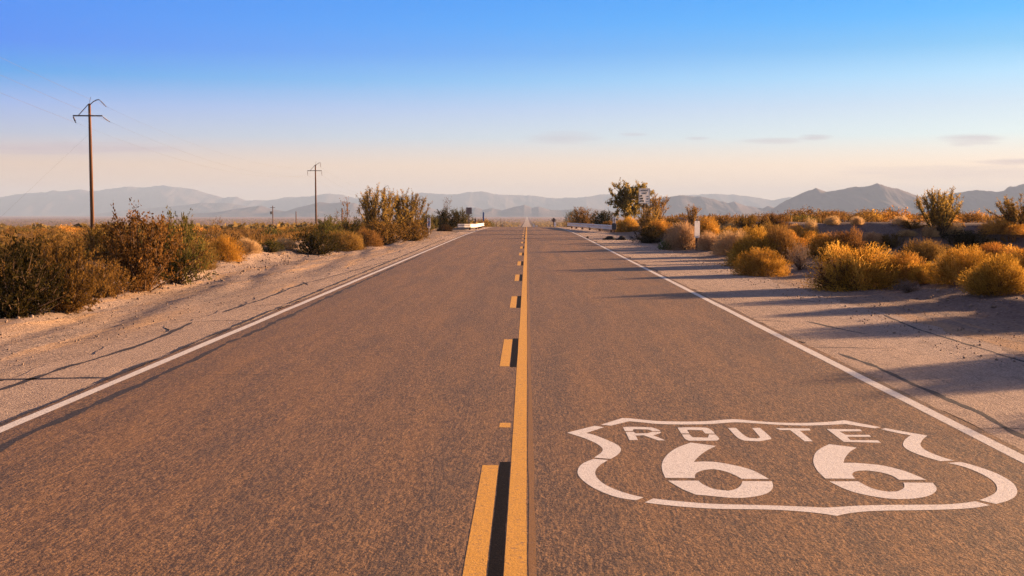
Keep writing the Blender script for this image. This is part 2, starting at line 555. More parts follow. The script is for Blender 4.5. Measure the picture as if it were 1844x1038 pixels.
def foliage_mat(name, lo, mid, hi, transl=.4, objvar=.25):
    m, t, out = new_mat(name)
    at_ = t.node('ShaderNodeAttribute', attribute_name='tint')
    c = t.ramp(at_.outputs['Fac'], [(0, lo), (.5, mid), (1, hi)])
    oi = t.node('ShaderNodeObjectInfo')
    hsv = t.node('ShaderNodeHueSaturation')
    t.put(hsv.inputs['Hue'], t.math('MULTIPLY_ADD', oi.outputs['Random'], .026, .484))
    t.put(hsv.inputs['Value'], t.math('MULTIPLY_ADD', t.math('FRACT', t.math('MULTIPLY', oi.outputs['Random'], 7.31)), objvar * 2, 1 - objvar))
    t.put(hsv.inputs['Color'], c)
    d = t.node('ShaderNodeBsdfDiffuse'); t.put(d.inputs[0], hsv.outputs[0])
    tr = t.node('ShaderNodeBsdfTranslucent'); t.put(tr.inputs[0], hsv.outputs[0])
    mx = t.node('ShaderNodeMixShader'); mx.inputs[0].default_value = transl
    t.l.new(d.outputs[0], mx.inputs[1]); t.l.new(tr.outputs[0], mx.inputs[2])
    t.l.new(mx.outputs[0], out.inputs[0])
    return m

M = {}
M['asphalt'] = asphalt_mat()
M['shoulder'] = shoulder_mat()
M['desert'] = desert_mat()
M['white_paint'] = paint_mat('white_road_paint', (.66, .62, .58), .35)
M['edge_paint'] = paint_mat('edge_line_paint', (.60, .56, .52), .5)
M['yellow_paint'] = paint_mat('yellow_road_paint', (.60, .31, .055), .55)
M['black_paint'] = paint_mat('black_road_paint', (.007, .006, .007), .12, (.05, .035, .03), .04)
M['tar'] = paint_mat('tar', (.026, .023, .028), .5, (.15, .11, .09))
M['ghost'] = paint_mat('faded_yellow_paint', (.22, .115, .045), .95)
M['pole_wood'] = wood_mat('pole_wood', (.15, .075, .04))
M['post_wood'] = wood_mat('post_wood', (.12, .06, .035))
M['steel'] = plain_mat('weathered_steel', (.10, .085, .08), .7, .3, 6, .3)
M['insulator'] = plain_mat('insulator_glaze', (.10, .07, .065), .4, .2, 20)
M['wire'] = plain_mat('wire', (.10, .09, .09), .6, .1, 5)
M['rail_white'] = plain_mat('white_guardrail_paint', (.62, .585, .55), .55, .25, 3)
M['panel_white'] = plain_mat('white_sign_sheet', (.86, .78, .69), .5, .12, 5)
M['ink'] = plain_mat('sign_ink', (.012, .012, .013), .6, .1, 5)
M['blue'] = plain_mat('blue_sign_sheet', (.025, .09, .26), .5, .15, 8)
M['sign_back'] = plain_mat('bare_sign_back', (.24, .175, .15), .65, .25, 6, .2)
M['rubber'] = plain_mat('tyre_rubber', (.016, .014, .014), .85, .3, 12)
M['rock'] = plain_mat('pale_stone', (.25, .185, .145), .95, .35, 3, 0, .1)

# ------------------------------------------------------------------ ground, shoulders, road
def grid_mesh(name, xs, ys, zfun, mat):
    X, Y = np.meshgrid(xs, ys)
    Z = zfun(X, Y)
    nx, ny = len(xs), len(ys)
    idx = np.arange(nx * ny).reshape(ny, nx)
    F = np.stack([idx[:-1, :-1], idx[:-1, 1:], idx[1:, 1:], idx[1:, :-1]], -1).reshape(-1, 4)
    return np_mesh(name, np.stack([X, Y, Z], -1).reshape(-1, 3), F, mat, True)

EXT = 13500.0
gx = np.geomspace(15, EXT, 75)
xs = np.concatenate([-gx[::-1], np.arange(-14.8, 14.9, .2), gx])
ys = np.concatenate([[-40, -25, -15], np.arange(-9, 70, .25), np.arange(70, 200, 1.5), np.geomspace(200, EXT, 80)])
def zground(X, Y):
    z = H(X, Y)
    under = np.where(X > 0, sstep(7.0, 6.2, X), sstep(-5.5, -4.9, X)) * 0.014
    hole = sstep(6.8, 5.0, np.abs(X)) * sstep(300, 500, Y) * 0.25
    return z - under - hole
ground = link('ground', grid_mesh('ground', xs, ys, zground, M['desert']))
tag(ground, 'sandy gravel desert floor stretching to the mountains', None, None, 'structure')

LINE_L, LINE_R = -3.985, 3.32
ry = np.concatenate([np.arange(-9, 66, .5), np.arange(66, 200, 1.5), np.geomspace(200, 11500, 90)])

def strip(name, xl, xr, mat, dz, y0=-9.0, y1=1e9, parent=None, edge=0.0, seed=0, nx=2, step=None):
    yy = ry[(ry >= y0) & (ry <= y1)]
    if step:
        yy = np.arange(y0, y1, step)
    else:
        yy = np.unique(np.concatenate([[y0], yy, [min(y1, ry[-1])]]))
    el = edge * fbm(yy * .9, yy * 0 + 1.7, seed, 4) if edge else 0 * yy
    er = edge * fbm(yy * .9, yy * 0 + 7.3, seed + 5, 4) if edge else 0 * yy
    XL = (xl(yy) if callable(xl) else xl + 0 * yy) + el
    XR = (xr(yy) if callable(xr) else xr + 0 * yy) + er
    T = np.linspace(0, 1, nx)[None, :]
    X = XL[:, None] * (1 - T) + XR[:, None] * T
    Y = np.repeat(yy[:, None], nx, 1)
    Z = z_road(Y) + dz
    idx = np.arange(X.size).reshape(X.shape)
    F = np.stack([idx[:-1, :-1], idx[:-1, 1:], idx[1:, 1:], idx[1:, :-1]], -1).reshape(-1, 4)
    return link(name, np_mesh(name, np.stack([X, Y, Z], -1).reshape(-1, 3), F, mat), parent)

tag(strip('shoulder', -5.05, LINE_L - .08, M['shoulder'], -.004, -9, 190, None, .30, 3, 6, .25),
    'worn pale paved shoulder left of the road', None, None, 'structure')
tag(strip('shoulder', LINE_R + .08, 5.75, M['shoulder'], -.004, -9, 190, None, .30, 23, 6, .25),
    'worn pale paved shoulder right of the road', None, None, 'structure')
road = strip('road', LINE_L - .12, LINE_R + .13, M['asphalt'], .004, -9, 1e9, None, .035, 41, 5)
tag(road, 'two lane brown asphalt road running straight to the horizon', None, None, 'structure')

strip('edge_line', LINE_L - .05, LINE_L + .055, M['edge_paint'], .0052, -9, 170, road, .012, 51)
strip('edge_line', LINE_R - .055, LINE_R + .05, M['edge_paint'], .0052, -9, 170, road, .012, 57)
strip('centre_line', -.105, .0, M['yellow_paint'], .0052, -9, 900, road, .004, 61)
g = strip('faded_line', .008, .045, M['ghost'], .0049, 2, 45, road, .012, 66, 2, .2)
# passing dashes left of the solid line, with a black stripe between the two
PER = 3493.0 * .002088
d0 = 3493.0 / (840 - 376)
for k in range(-1, 20):
    ye = d0 + PER * k
    ys_ = ye - 2.62
    if ye < 0: continue
    strip('dash', -.292, -.185, M['yellow_paint'], .0052, ys_, ye, road, .004, 70 + k, 2, .15)
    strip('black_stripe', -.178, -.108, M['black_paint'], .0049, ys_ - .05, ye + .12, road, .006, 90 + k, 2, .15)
# the small yellow layout tick beside the line
x0, y0 = on_road(899, 771); x1, y1 = on_road(922, 763)
strip('paint_tick', x0, x1 - .01, M['yellow_paint'], .0052, y0, y1, road, .0, 0, 2, (y1 - y0) / 2.01)

def px_ribbon(name, pts, wid, mat, dz, parent, seed=0, rag=.35):
    """a crack or seam that runs through these pixels on the pavement"""
    P = np.array([on_road(*p) for p in pts])
    seg = np.r_[0, np.cumsum(np.hypot(*np.diff(P, axis=0).T))]
    s = np.arange(0, seg[-1], .06)
    X = np.interp(s, seg, P[:, 0]); Y = np.interp(s, seg, P[:, 1])
    X = X + .035 * fbm(s * 1.7, s * 0 + seed, seed, 4); Y = Y + .035 * fbm(s * 1.7, s * 0 + seed + 9, seed + 3, 4)
    tx = np.gradient(X); ty = np.gradient(Y); L = np.hypot(tx, ty) + 1e-9
    nx_, ny_ = -ty / L, tx / L
    wv = wid / 2 * np.clip(1 + rag * 2.2 * fbm(s * 3.1, s * 0, seed + 11, 3), .12, 2.4) * np.clip(np.minimum(s, seg[-1] - s) / .25, .1, 1)
    V = np.stack([np.stack([X - nx_ * wv, Y - ny_ * wv], -1), np.stack([X + nx_ * wv, Y + ny_ * wv], -1)], 1).reshape(-1, 2)
    V = np.c_[V, z_road(V[:, 1]) + dz]
    n = len(s)
    F = np.array([(2 * i, 2 * i + 1, 2 * i + 3, 2 * i + 2) for i in range(n - 1)])
    return link(name, np_mesh(name, V, F, mat), parent)

cracks = [
    ([(-120, 692), (0, 683), (60, 682), (150, 680), (214, 681)], .15, .0),
    ([(-20, 708), (40, 690), (75, 676), (120, 661), (200, 638), (250, 621), (300, 602), (345, 580)], .07, .0),
    ([(345, 579), (420, 577), (470, 577)], .05, .0),
    ([(400, 563), (440, 549), (470, 540), (520, 520), (560, 507)], .06, .0),
    ([(585, 489), (640, 487), (690, 486)], .06, .0), ([(600, 470), (680, 468), (720, 467)], .05, .0),
    ([(455, 551), (540, 545), (560, 544)], .04, .0), ([(560, 508), (620, 492), (700, 470)], .05, .0),
    ([(1450, 625), (1510, 625), (1600, 628)], .035, .0), ([(1508, 636), (1545, 648), (1580, 662), (1640, 690), (1700, 716), (1760, 740), (1810, 768), (1860, 795)], .06, .0),
    ([(1590, 566), (1640, 588), (1690, 604), (1740, 620), (1800, 637), (1860, 655)], .05, .0), ([(1770, 771), (1810, 770), (1870, 774)], .05, .0),
    ([(1450, 578), (1500, 590), (1560, 602)], .06, .0), ([(1375, 540), (1420, 538), (1480, 545)], .05, .0),
    ([(1350, 576), (1400, 578), (1430, 580)], .035, .0), ([(1800, 612), (1830, 615), (1870, 618)], .04, .0),
]
for i, (p, wd, _) in enumerate(cracks):
    px_ribbon('tar_crack', p, wd * .95, M['tar'], -.0028, road, 100 + i)
# the dark seam along the left lane and fine cracks across it
px_ribbon('tar_seam', [(-160, 880), (0, 806), (110, 757), (260, 690), (330, 658), (420, 615), (520, 570), (640, 513), (760, 459)], .075, M['tar'], .0048, road, 131, .45)
px_ribbon('tar_seam', [(-60, 795), (0, 767), (200, 681), (420, 589), (640, 497), (800, 431)], .04, M['tar'], .0048, road, 134, .6)
for i, p in enumerate([[(640, 481), (760, 478), (860, 471), (930, 462)], [(700, 452), (800, 452), (930, 434)],
                       [(945, 497), (1080, 494), (1160, 488), (1240, 482)], [(330, 675), (440, 676), (520, 674)]]):
    px_ribbon('hairline_crack', p, .014, M['tar'], .0048, road, 140 + i, .5)

# ------------------------------------------------------------------ the painted shield
SC = 5.768
def Z1(*p): return [(1010 + x / SC, 740 + y / SC) for x, y in p]
def Z2(*p): return [(1280 + x / SC, 740 + y / SC) for x, y in p]
def Z3(*p): return [(1560 + x / SC, 740 + y / SC) for x, y in p]
def Z4(*p): return [(1380 + x / 6.586, 860 + y / 6.586) for x, y in p]
shield = {
    'shield_outline': [
        Z1((65, 235), (350, 163), (450, 178), (262, 238), (330, 252), (450, 298), (560, 345), (610, 378), (628, 410), (615, 440), (585, 470), (520, 508), (345, 495), (420, 445), (440, 410), (420, 380), (350, 335), (230, 285)),
        Z1((415, 152), (640, 82), (720, 85), (850, 100), (1000, 115), (1250, 120), (1450, 118)) + Z2((0, 113), (180, 95), (280, 95), (500, 118), (750, 132), (980, 135), (1200, 125), (1390, 105), (1440, 115)) + Z3((0, 150), (150, 178), (90, 190), (0, 178)) + Z2((1400, 145), (1200, 155), (980, 162), (750, 155), (500, 140), (280, 125), (180, 130), (0, 145)) + Z1((1450, 148), (1250, 150), (1000, 145), (850, 128), (710, 116), (520, 162)),
        Z3((150, 198), (200, 188), (440, 232), (635, 265), (590, 300), (560, 345), (565, 375), (600, 410), (680, 450), (800, 495), (910, 525), (770, 532), (620, 490), (480, 440), (400, 395), (375, 355), (400, 305), (460, 262), (330, 240)),
        Z3((840, 550), (980, 540), (1100, 570), (1300, 635), (1430, 695), (1530, 760), (1572, 830), (1560, 890), (1490, 940), (1350, 978), (1175, 938), (1290, 895), (1350, 855), (1362, 810), (1340, 760), (1290, 715), (1180, 655), (1050, 600), (940, 570)),
        Z3((1285, 990), (1150, 1015), (1000, 1028), (800, 1036)) + Z4((1844, 400), (1300, 405), (1000, 430), (830, 468), (740, 450), (560, 428), (300, 405), (0, 390)) + Z1((1615, 1030), (1300, 1010), (1100, 990), (870, 962), (960, 920), (1100, 938), (1400, 965), (1615, 980)) + Z4((0, 340), (300, 352), (560, 362), (700, 372), (1000, 350), (1300, 338), (1844, 335)) + Z3((800, 985), (1000, 970), (1130, 950)),
        Z1((340, 508), (490, 520), (400, 575), (355, 630), (358, 680), (400, 735), (480, 790), (600, 840), (720, 878), (858, 910), (780, 940), (600, 915), (440, 860), (300, 790), (200, 710), (168, 650), (185, 590), (240, 545)),
    ],
    'numeral': [
        [Z1((1085, 705), (1055, 640), (1045, 580), (1060, 520), (1110, 455), (1200, 390), (1350, 338), (1612, 374), (1530, 410), (1430, 480), (1380, 540), (1480, 535), (1600, 538)) + Z2((200, 565), (380, 605), (500, 655), (605, 718), (320, 715), (240, 670), (130, 630), (30, 615)) + Z1((1500, 620), (1430, 640), (1390, 670), (1395, 708)),
         Z1((1115, 735), (1430, 735), (1460, 765), (1540, 805)) + Z2((58, 828), (180, 840), (260, 825), (310, 790), (330, 740), (635, 742), (650, 790), (630, 840), (560, 880), (430, 905), (300, 917), (150, 910), (0, 893)) + Z1((1400, 880), (1250, 820))],
        [Z2((1190, 712), (1110, 640), (1070, 570), (1062, 510), (1085, 440), (1150, 390), (1230, 355), (1515, 390), (1440, 435), (1390, 500), (1378, 550), (1480, 548)) + Z3((0, 558), (150, 572), (300, 605), (450, 650), (620, 725), (340, 725), (270, 680), (150, 645), (0, 628)) + Z2((1530, 632), (1480, 645), (1465, 675), (1500, 714)),
         Z2((1230, 742), (1530, 742)) + Z3((0, 790), (100, 830), (230, 850), (320, 848), (385, 820), (400, 790), (385, 755), (690, 757), (735, 810), (720, 855), (650, 895), (520, 920), (380, 928), (220, 922), (80, 900), (0, 885)) + Z2((1480, 855), (1340, 800))],
    ],
    'letter': [
        [Z1((645, 178), (735, 172), (940, 180), (1005, 198), (1035, 217), (955, 219), (910, 202), (755, 198), (745, 217), (665, 217)),
         Z1((672, 226), (755, 226), (775, 243), (905, 240), (945, 226), (1035, 226), (1040, 240), (960, 262), (1085, 315), (1010, 315), (860, 262), (775, 265), (800, 310), (712, 312))],
        [Z1((1212, 183), (1330, 178), (1510, 182), (1560, 200), (1600, 246), (1500, 243), (1470, 210), (1310, 205), (1335, 243), (1250, 243)),
         Z1((1258, 253), (1335, 253), (1370, 283), (1525, 287), (1540, 253), (1607, 255), (1652, 300), (1620, 318), (1330, 318), (1285, 300))],
        [Z2((180, 187), (260, 185), (345, 265), (400, 290), (480, 295), (515, 285), (430, 187), (510, 185), (635, 290), (620, 305), (500, 325), (350, 318), (280, 295))],
        [Z2((675, 188), (1025, 192), (1035, 212), (925, 214), (1060, 325), (975, 325), (825, 208), (720, 208))],
        [Z2((1205, 197), (1550, 200), (1570, 220), (1335, 222), (1405, 258), (1645, 258), (1665, 278), (1415, 278), (1450, 312), (1735, 315), (1765, 340), (1380, 330))],
    ],
}
cxs, cys = on_road(1440, 845)
shield_root = empty('painted_shield', (cxs, cys, .004))
tag(shield_root, 'large white highway shield with the number 66 painted on the right lane', 'road marking')

def smooth_poly(P, it=1):
    """round the traced outline, keeping its sharp corners"""
    P = [Vector(p) for p in P]
    for _ in range(it):
        out = []
        n = len(P)
        for i in range(n):
            a, b, c = P[i - 1], P[i], P[(i + 1) % n]
            d1, d2 = (b - a), (c - b)
            ang = d1.angle(d2) if d1.length > 1e-6 and d2.length > 1e-6 else 0
            if ang > R(38):
                out.append(b)
            else:
                out.append(b.lerp(a, .25)); out.append(b.lerp(c, .25))
        P = out
    return P

def flat_polys(name, polys, parent, mat, dz=.0013):
    bm = bmesh.new()
    for poly in polys:
        P = smooth_poly([on_road(*p) for p in poly], 2)
        vs = [bm.verts.new((p.x - cxs, p.y - cys, dz)) for p in P]
        f = bm.faces.new(vs)
        f.normal_update()
        if f.normal.z < 0:
            f.normal_flip()
    bmesh.ops.triangulate(bm, faces=bm.faces, ngon_method='EAR_CLIP')
    me = bpy.data.meshes.new(name)
    bm.to_mesh(me); bm.free()
    me.materials.append(mat)
    return link(name, me, parent)

flat_polys('shield_outline', shield['shield_outline'], shield_root, M['white_paint'])
for q in shield['numeral']:
    flat_polys('numeral', q, shield_root, M['white_paint'])
for q in shield['letter']:
    flat_polys('letter', q, shield_root, M['white_paint'])

# ------------------------------------------------------------------ mountains
def rock_mat(name, lo, hi, sc_=.0016):
    m, t, out = new_mat(name)
    P = wpos(t)
    n = t.noise(t.mapping(P, (1, .5, 2.2)), sc_, 7, .65)
    n2 = t.noise(P, sc_ * 9, 5, .7)
    c = t.mix(t.ramp(n, [(.35, 0), (.65, 1)]), lo, hi)
    c = t.mix(t.ramp(n2, [(.35, .3), (.5, 0)]), c, tuple(v * .7 for v in lo))
    finish(t, out, c, 1.0, t.math('ADD', n, t.math('MULTIPLY', n2, .3)), 40, .35, .02)
    return m

M['mtn'] = rock_mat('mountain_rock', (.095, .076, .080), (.135, .108, .114))

def mountain(prof, D, depth, seed, label, rough=1.0):
    prof = np.array(sorted(prof), float)
    px = np.arange(prof[0, 0], prof[-1, 0] + .1, 1.6)
    py = np.interp(px, prof[:, 0], prof[:, 1])
    hgt_px = np.clip(388 - py, 0, None)
    py = py + rough * np.clip(hgt_px / 12, 0, 1) * (1.4 * fbm(px * .045, px * 0, seed, 4, .6) + .9 * fbm(px * .17, px * 0 + 4, seed + 7, 4, .65))
    X = np.empty_like(px); Zt = np.empty_like(px)
    for i in range(len(px)):
        d = ray(px[i], py[i]); X[i] = d[0] / d[1] * D; Zt[i] = CAM_H + d[2] / d[1] * D
    v = np.concatenate([np.linspace(-1, 0, 24), np.linspace(.12, 1, 6)])
    base = z_road(D) - 3
    Zt = np.maximum(Zt, base + .5)
    rows = []
    for q in v:
        h = (1 - abs(q)) ** 1.25
        spur = .6 - 2.6 * np.abs(fbm(X / D * 30 + q * .6, X * 0 + q * 1.1, seed + 3, 4, .55))
        zz = base + (Zt - base) * np.clip(h * (1 + .5 * spur * (1 - h)), 0, 1.0)
        yy = D + q * depth + depth * .16 * fbm(X / D * 12, X * 0 + q, seed + 5, 3) * (1 - abs(q)) + depth * .12 * fbm(X / D * 40, X * 0, seed + 6, 2) * (abs(q) < .999)
        sc2 = 1 + 0 * q
        rows.append(np.stack([X * sc2, yy, zz], -1))
    V = np.array(rows)
    ny, nx = V.shape[:2]
    idx = np.arange(nx * ny).reshape(ny, nx)
    F = np.stack([idx[:-1, :-1], idx[:-1, 1:], idx[1:, 1:], idx[1:, :-1]], -1).reshape(-1, 4)
    o = link('mountains', np_mesh('mountains', V.reshape(-1, 3), F, M['mtn'], True))
    tag(o, label, None, None, 'structure')
    return o

mountain([(-420, 375), (-200, 360), (-90, 362), (0, 355), (45, 349), (80, 346), (100, 343), (112, 345), (150, 342), (165, 345), (190, 340), (220, 337), (250, 338), (290, 334), (330, 338), (345, 341), (370, 348), (400, 356), (425, 355), (445, 361), (475, 361), (520, 355), (560, 354), (590, 350), (612, 351), (640, 357), (700, 356), (725, 353), (760, 347), (790, 350), (820, 351), (848, 346), (870, 346), (900, 351), (940, 351), (1000, 357), (1045, 356), (1080, 351), (1110, 350), (1150, 356), (1180, 358), (1240, 351), (1290, 349), (1330, 351), (1370, 357), (1390, 361), (1420, 355), (1470, 360), (1600, 378), (1700, 386)],
         10800, 900, 3, 'palest far mountain range along the whole horizon')
mountain([(150, 389), (230, 377), (290, 373), (330, 370), (360, 366), (410, 366), (440, 371), (470, 380), (520, 389)], 8600, 500, 13, 'faint low ridge behind the left bushes', .6)
mountain([(300, 389), (340, 385), (365, 384), (400, 381), (440, 375), (468, 371), (490, 377), (515, 381), (540, 374), (560, 369), (578, 364), (600, 367), (622, 363), (640, 366), (655, 373), (690, 381), (730, 386), (750, 377), (765, 371), (785, 378), (815, 384), (840, 380), (857, 374), (870, 378), (887, 375), (905, 379), (925, 373), (945, 369), (958, 374), (970, 372), (990, 378), (1010, 379), (1030, 377), (1060, 375), (1085, 378), (1120, 384), (1150, 389)],
         6400, 420, 23, 'low jagged grey hills in the middle behind the road', .6)
mountain([(1110, 389), (1150, 374), (1172, 364), (1190, 357), (1222, 353), (1260, 354), (1285, 359), (1308, 367), (1320, 363), (1340, 370), (1357, 372), (1375, 376), (1385, 371), (1402, 375), (1440, 386), (1460, 389)],
         5600, 380, 33, 'grey rounded mountain right of the weight limit sign')
mountain([(1370, 390), (1392, 380), (1405, 368), (1420, 359), (1437, 352), (1458, 343), (1471, 338), (1490, 345), (1510, 342), (1540, 337), (1560, 336), (1578, 330), (1597, 337), (1620, 340), (1645, 348), (1662, 354), (1690, 353), (1712, 349), (1735, 347), (1762, 342), (1790, 345), (1805, 344), (1813, 338), (1830, 336), (1846, 330), (1900, 324), (1990, 338), (2080, 352), (2250, 388)],
         4700, 420, 43, 'darkest mountain range at the right with a pointed peak')

# ------------------------------------------------------------------ haze
HZ = 14000.0
hb = MB()
hb.box((0, 0, (238 - 100) / 2.0), (2 * HZ, 2 * HZ, 238 + 100))
hm, ht, hout = new_mat('desert_haze')
pv = ht.node('ShaderNodeVolumePrincipled')
pv.inputs['Color'].default_value = (.35, .50, .76, 1)
pv.inputs['Density'].default_value = 1.15e-4
pv.inputs['Anisotropy'].default_value = 0.0
ht.l.new(pv.outputs[0], hout.inputs['Volume'])
haze = hb.build('haze', hm)
tag(haze, 'pale warm haze over the desert plain', None, None, 'stuff')
haze.display_type = 'WIRE'
# ------------------------------------------------------------------ plants
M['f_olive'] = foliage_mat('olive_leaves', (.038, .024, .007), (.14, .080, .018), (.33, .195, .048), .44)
M['f_green'] = foliage_mat('green_leaves', (.028, .032, .008), (.085, .080, .018), (.21, .165, .04), .35)
M['f_tree'] = foliage_mat('tree_leaves', (.06, .048, .012), (.20, .150, .034), (.46, .32, .07), .5)
M['f_fan'] = foliage_mat('golden_tree_leaves', (.06, .038, .012), (.24, .148, .036), (.52, .34, .09), .48)  # golden brown leaf tone for the feathery, fan and golden trees
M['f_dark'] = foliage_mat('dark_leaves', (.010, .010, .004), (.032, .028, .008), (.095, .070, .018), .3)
M['f_gold'] = foliage_mat('golden_twigs', (.075, .042, .008), (.44, .228, .034), (.84, .48, .10), .42)
M['f_straw'] = foliage_mat('straw_twigs', (.22, .135, .055), (.47, .315, .15), (.70, .50, .27), .45)
M['f_rust'] = foliage_mat('rusty_twigs', (.08, .042, .012), (.20, .112, .030), (.36, .22, .065), .42)
M['f_grey'] = foliage_mat('grey_dry_twigs', (.10, .075, .055), (.22, .165, .125), (.36, .28, .21), .3)
M['f_bright'] = foliage_mat('bright_green_leaves', (.03, .055, .012), (.075, .125, .022), (.17, .22, .05), .4)
M['stem'] = wood_mat('shrub_stem', (.10, .062, .038))
M['bark'] = wood_mat('tree_bark', (.075, .048, .030))

def ribbons(paths, wid, rng):
    """paths (n, k, 3): flat tapering ribbons with random facing"""
    n, k, _ = paths.shape
    d = paths[:, -1] - paths[:, 0]
    rnd = rng.normal(size=(n, 3))
    side = np.cross(d, rnd); side /= (np.linalg.norm(side, axis=1, keepdims=True) + 1e-9)
    tp = np.linspace(1, .35, k)[None, :, None]
    wv = (np.asarray(wid).reshape(-1, 1, 1) if hasattr(wid, '__len__') else wid) * tp / 2
    A = paths - side[:, None] * wv; B = paths + side[:, None] * wv
    V = np.stack([A, B], 2).reshape(n, 2 * k, 3)
    base = (np.arange(n) * 2 * k)[:, None, None]
    f = np.array([(2 * i, 2 * i + 1, 2 * i + 3, 2 * i + 2) for i in range(k - 1)])[None]
    return V.reshape(-1, 3), (f + base).reshape(-1, 4)

def leaf_quads(P, size, rng, aspect=.55, dirs=None):
    n = len(P)
    a = rng.normal(size=(n, 3)) if dirs is None else dirs + rng.normal(size=(n, 3)) * .5
    a /= np.linalg.norm(a, axis=1, keepdims=True)
    b = np.cross(a, rng.normal(size=(n, 3))); b /= (np.linalg.norm(b, axis=1, keepdims=True) + 1e-9)
    s = (size * rng.uniform(.6, 1.4, n))[:, None]
    a = a * s; b = b * s * aspect
    V = np.stack([P - a * .5, P + b * .5, P + a * .5, P - b * .5], 1).reshape(-1, 3)
    F = np.arange(n * 4).reshape(n, 4)
    return V, F

def tubes(paths, r0, r1):
    n, k, _ = paths.shape
    d = np.gradient(paths, axis=1); d /= (np.linalg.norm(d, axis=2, keepdims=True) + 1e-9)
    up = np.zeros_like(d); up[..., 0] = .93; up[..., 1] = .36
    a = np.cross(d, up); a /= (np.linalg.norm(a, axis=2, keepdims=True) + 1e-9)
    b = np.cross(d, a)
    r0 = np.broadcast_to(np.asarray(r0, float).reshape(-1, 1), (n, 1)); r1 = np.broadcast_to(np.asarray(r1, float).reshape(-1, 1), (n, 1))
    rr = (r0 + (r1 - r0) * np.linspace(0, 1, k)[None])[..., None]
    ring = [paths + (a * math.cos(t) + b * math.sin(t)) * rr for t in (0, 2.094, 4.189)]
    V = np.stack(ring, 2).reshape(n, k * 3, 3)
    f = np.array([(3 * i + j, 3 * i + (j + 1) % 3, 3 * i + 3 + (j + 1) % 3, 3 * i + 3 + j) for i in range(k - 1) for j in range(3)])[None]
    return V.reshape(-1, 3), (f + (np.arange(n) * 3 * k)[:, None, None]).reshape(-1, 4)

def grow(p0, d0, L, k, rng, bend=.25, lift=.0):
    """n curved paths of k points"""
    n = len(p0)
    pts = [p0]; d = d0 / (np.linalg.norm(d0, axis=1, keepdims=True) + 1e-9)
    step = (L / (k - 1))[:, None]
    for i in range(k - 1):
        pts.append(pts[-1] + d * step)
        d = d + rng.normal(size=(n, 3)) * bend
        d[:, 2] += lift
        d /= np.linalg.norm(d, axis=1, keepdims=True)
    return np.stack(pts, 1)

def sample_paths(paths, m, rng, lo=.3, hi=1.0):
    """m points on every path -> positions and local directions"""
    n, k, _ = paths.shape
    t = rng.uniform(lo, hi, (n, m)) * (k - 1)
    i = np.clip(t.astype(int), 0, k - 2); f = (t - i)[..., None]
    ii = np.arange(n)[:, None]
    P = paths[ii, i] * (1 - f) + paths[ii, i + 1] * f
    D = paths[ii, i + 1] - paths[ii, i]
    return P.reshape(-1, 3), D.reshape(-1, 3)

def pack(stemV, stemF, leafV, leafF, tint, name, fmat, smat):
    """normalise to radius 1, height 1, base at z = 0"""
    allv = leafV
    r = np.percentile(np.hypot(allv[:, 0], allv[:, 1]), 97)
    h = np.percentile(allv[:, 2], 99.3)
    s = np.array([1 / r, 1 / r, 1 / h])
    leafV = leafV * s; leafV[:, 2] = np.maximum(leafV[:, 2], .005)
    stemV = stemV * s
    return (np_mesh(name + '_stems', stemV, stemF, smat), np_mesh(name + '_foliage', leafV, leafF, fmat, False, {'tint': tint}))

def gen_leafy(seed, fmat, nmain=30, tilt=55, twigs=9, leaves=16, lsize=.055, name='leafy', spread=.05, tall=1.0, skirt=.3, twl=(.12, .34), t0=.12, bark=None):
    rng = np.random.default_rng(seed)
    az = rng.uniform(0, 2 * math.pi, nmain)
    tl = np.radians(np.where(rng.random(nmain) < skirt, rng.uniform(tilt, tilt + 22, nmain), rng.uniform(3, tilt, nmain)))
    d = np.stack([np.sin(tl) * np.cos(az), np.sin(tl) * np.sin(az), np.cos(tl) * tall], -1)
    lump = .84 + .28 * vnoise(az * 1.3, tl * 3, seed) + .12 * rng.random(nmain)
    p0 = np.stack([np.cos(az), np.sin(az), np.zeros(nmain)], -1) * rng.uniform(0, .18, nmain)[:, None]
    main = grow(p0, d, lump * 1.05, 7, rng, .13, .05)
    tp, td = sample_paths(main, twigs, rng, t0, 1.0)
    tw = grow(tp, td * 6 + rng.normal(size=td.shape) * .75 + np.array([0, 0, .25]), rng.uniform(twl[0], twl[1], len(tp)), 4, rng, .25, .08)
    lp, ld = sample_paths(tw, leaves, rng, .1, 1.08)
    lp = lp + rng.normal(size=lp.shape) * spread * .5
    # some low twigs fill the skirt
    lv, lf = leaf_quads(lp, lsize, rng, .5, ld / (np.linalg.norm(ld, axis=1, keepdims=True) + 1e-9))
    v1, f1 = tubes(main, .016, .005); v2, f2 = ribbons(tw, .007, rng)
    tint_tw = np.repeat(rng.uniform(0, 1, len(tw)), leaves)
    tint = np.clip(.55 * tint_tw + .45 * rng.uniform(0, 1, len(lp)), 0, 1)
    return pack(np.r_[v1, v2], np.r_[f1, f2 + len(v1)], lv, lf, np.repeat(tint, 4), name, fmat, M[bark or 'stem'])

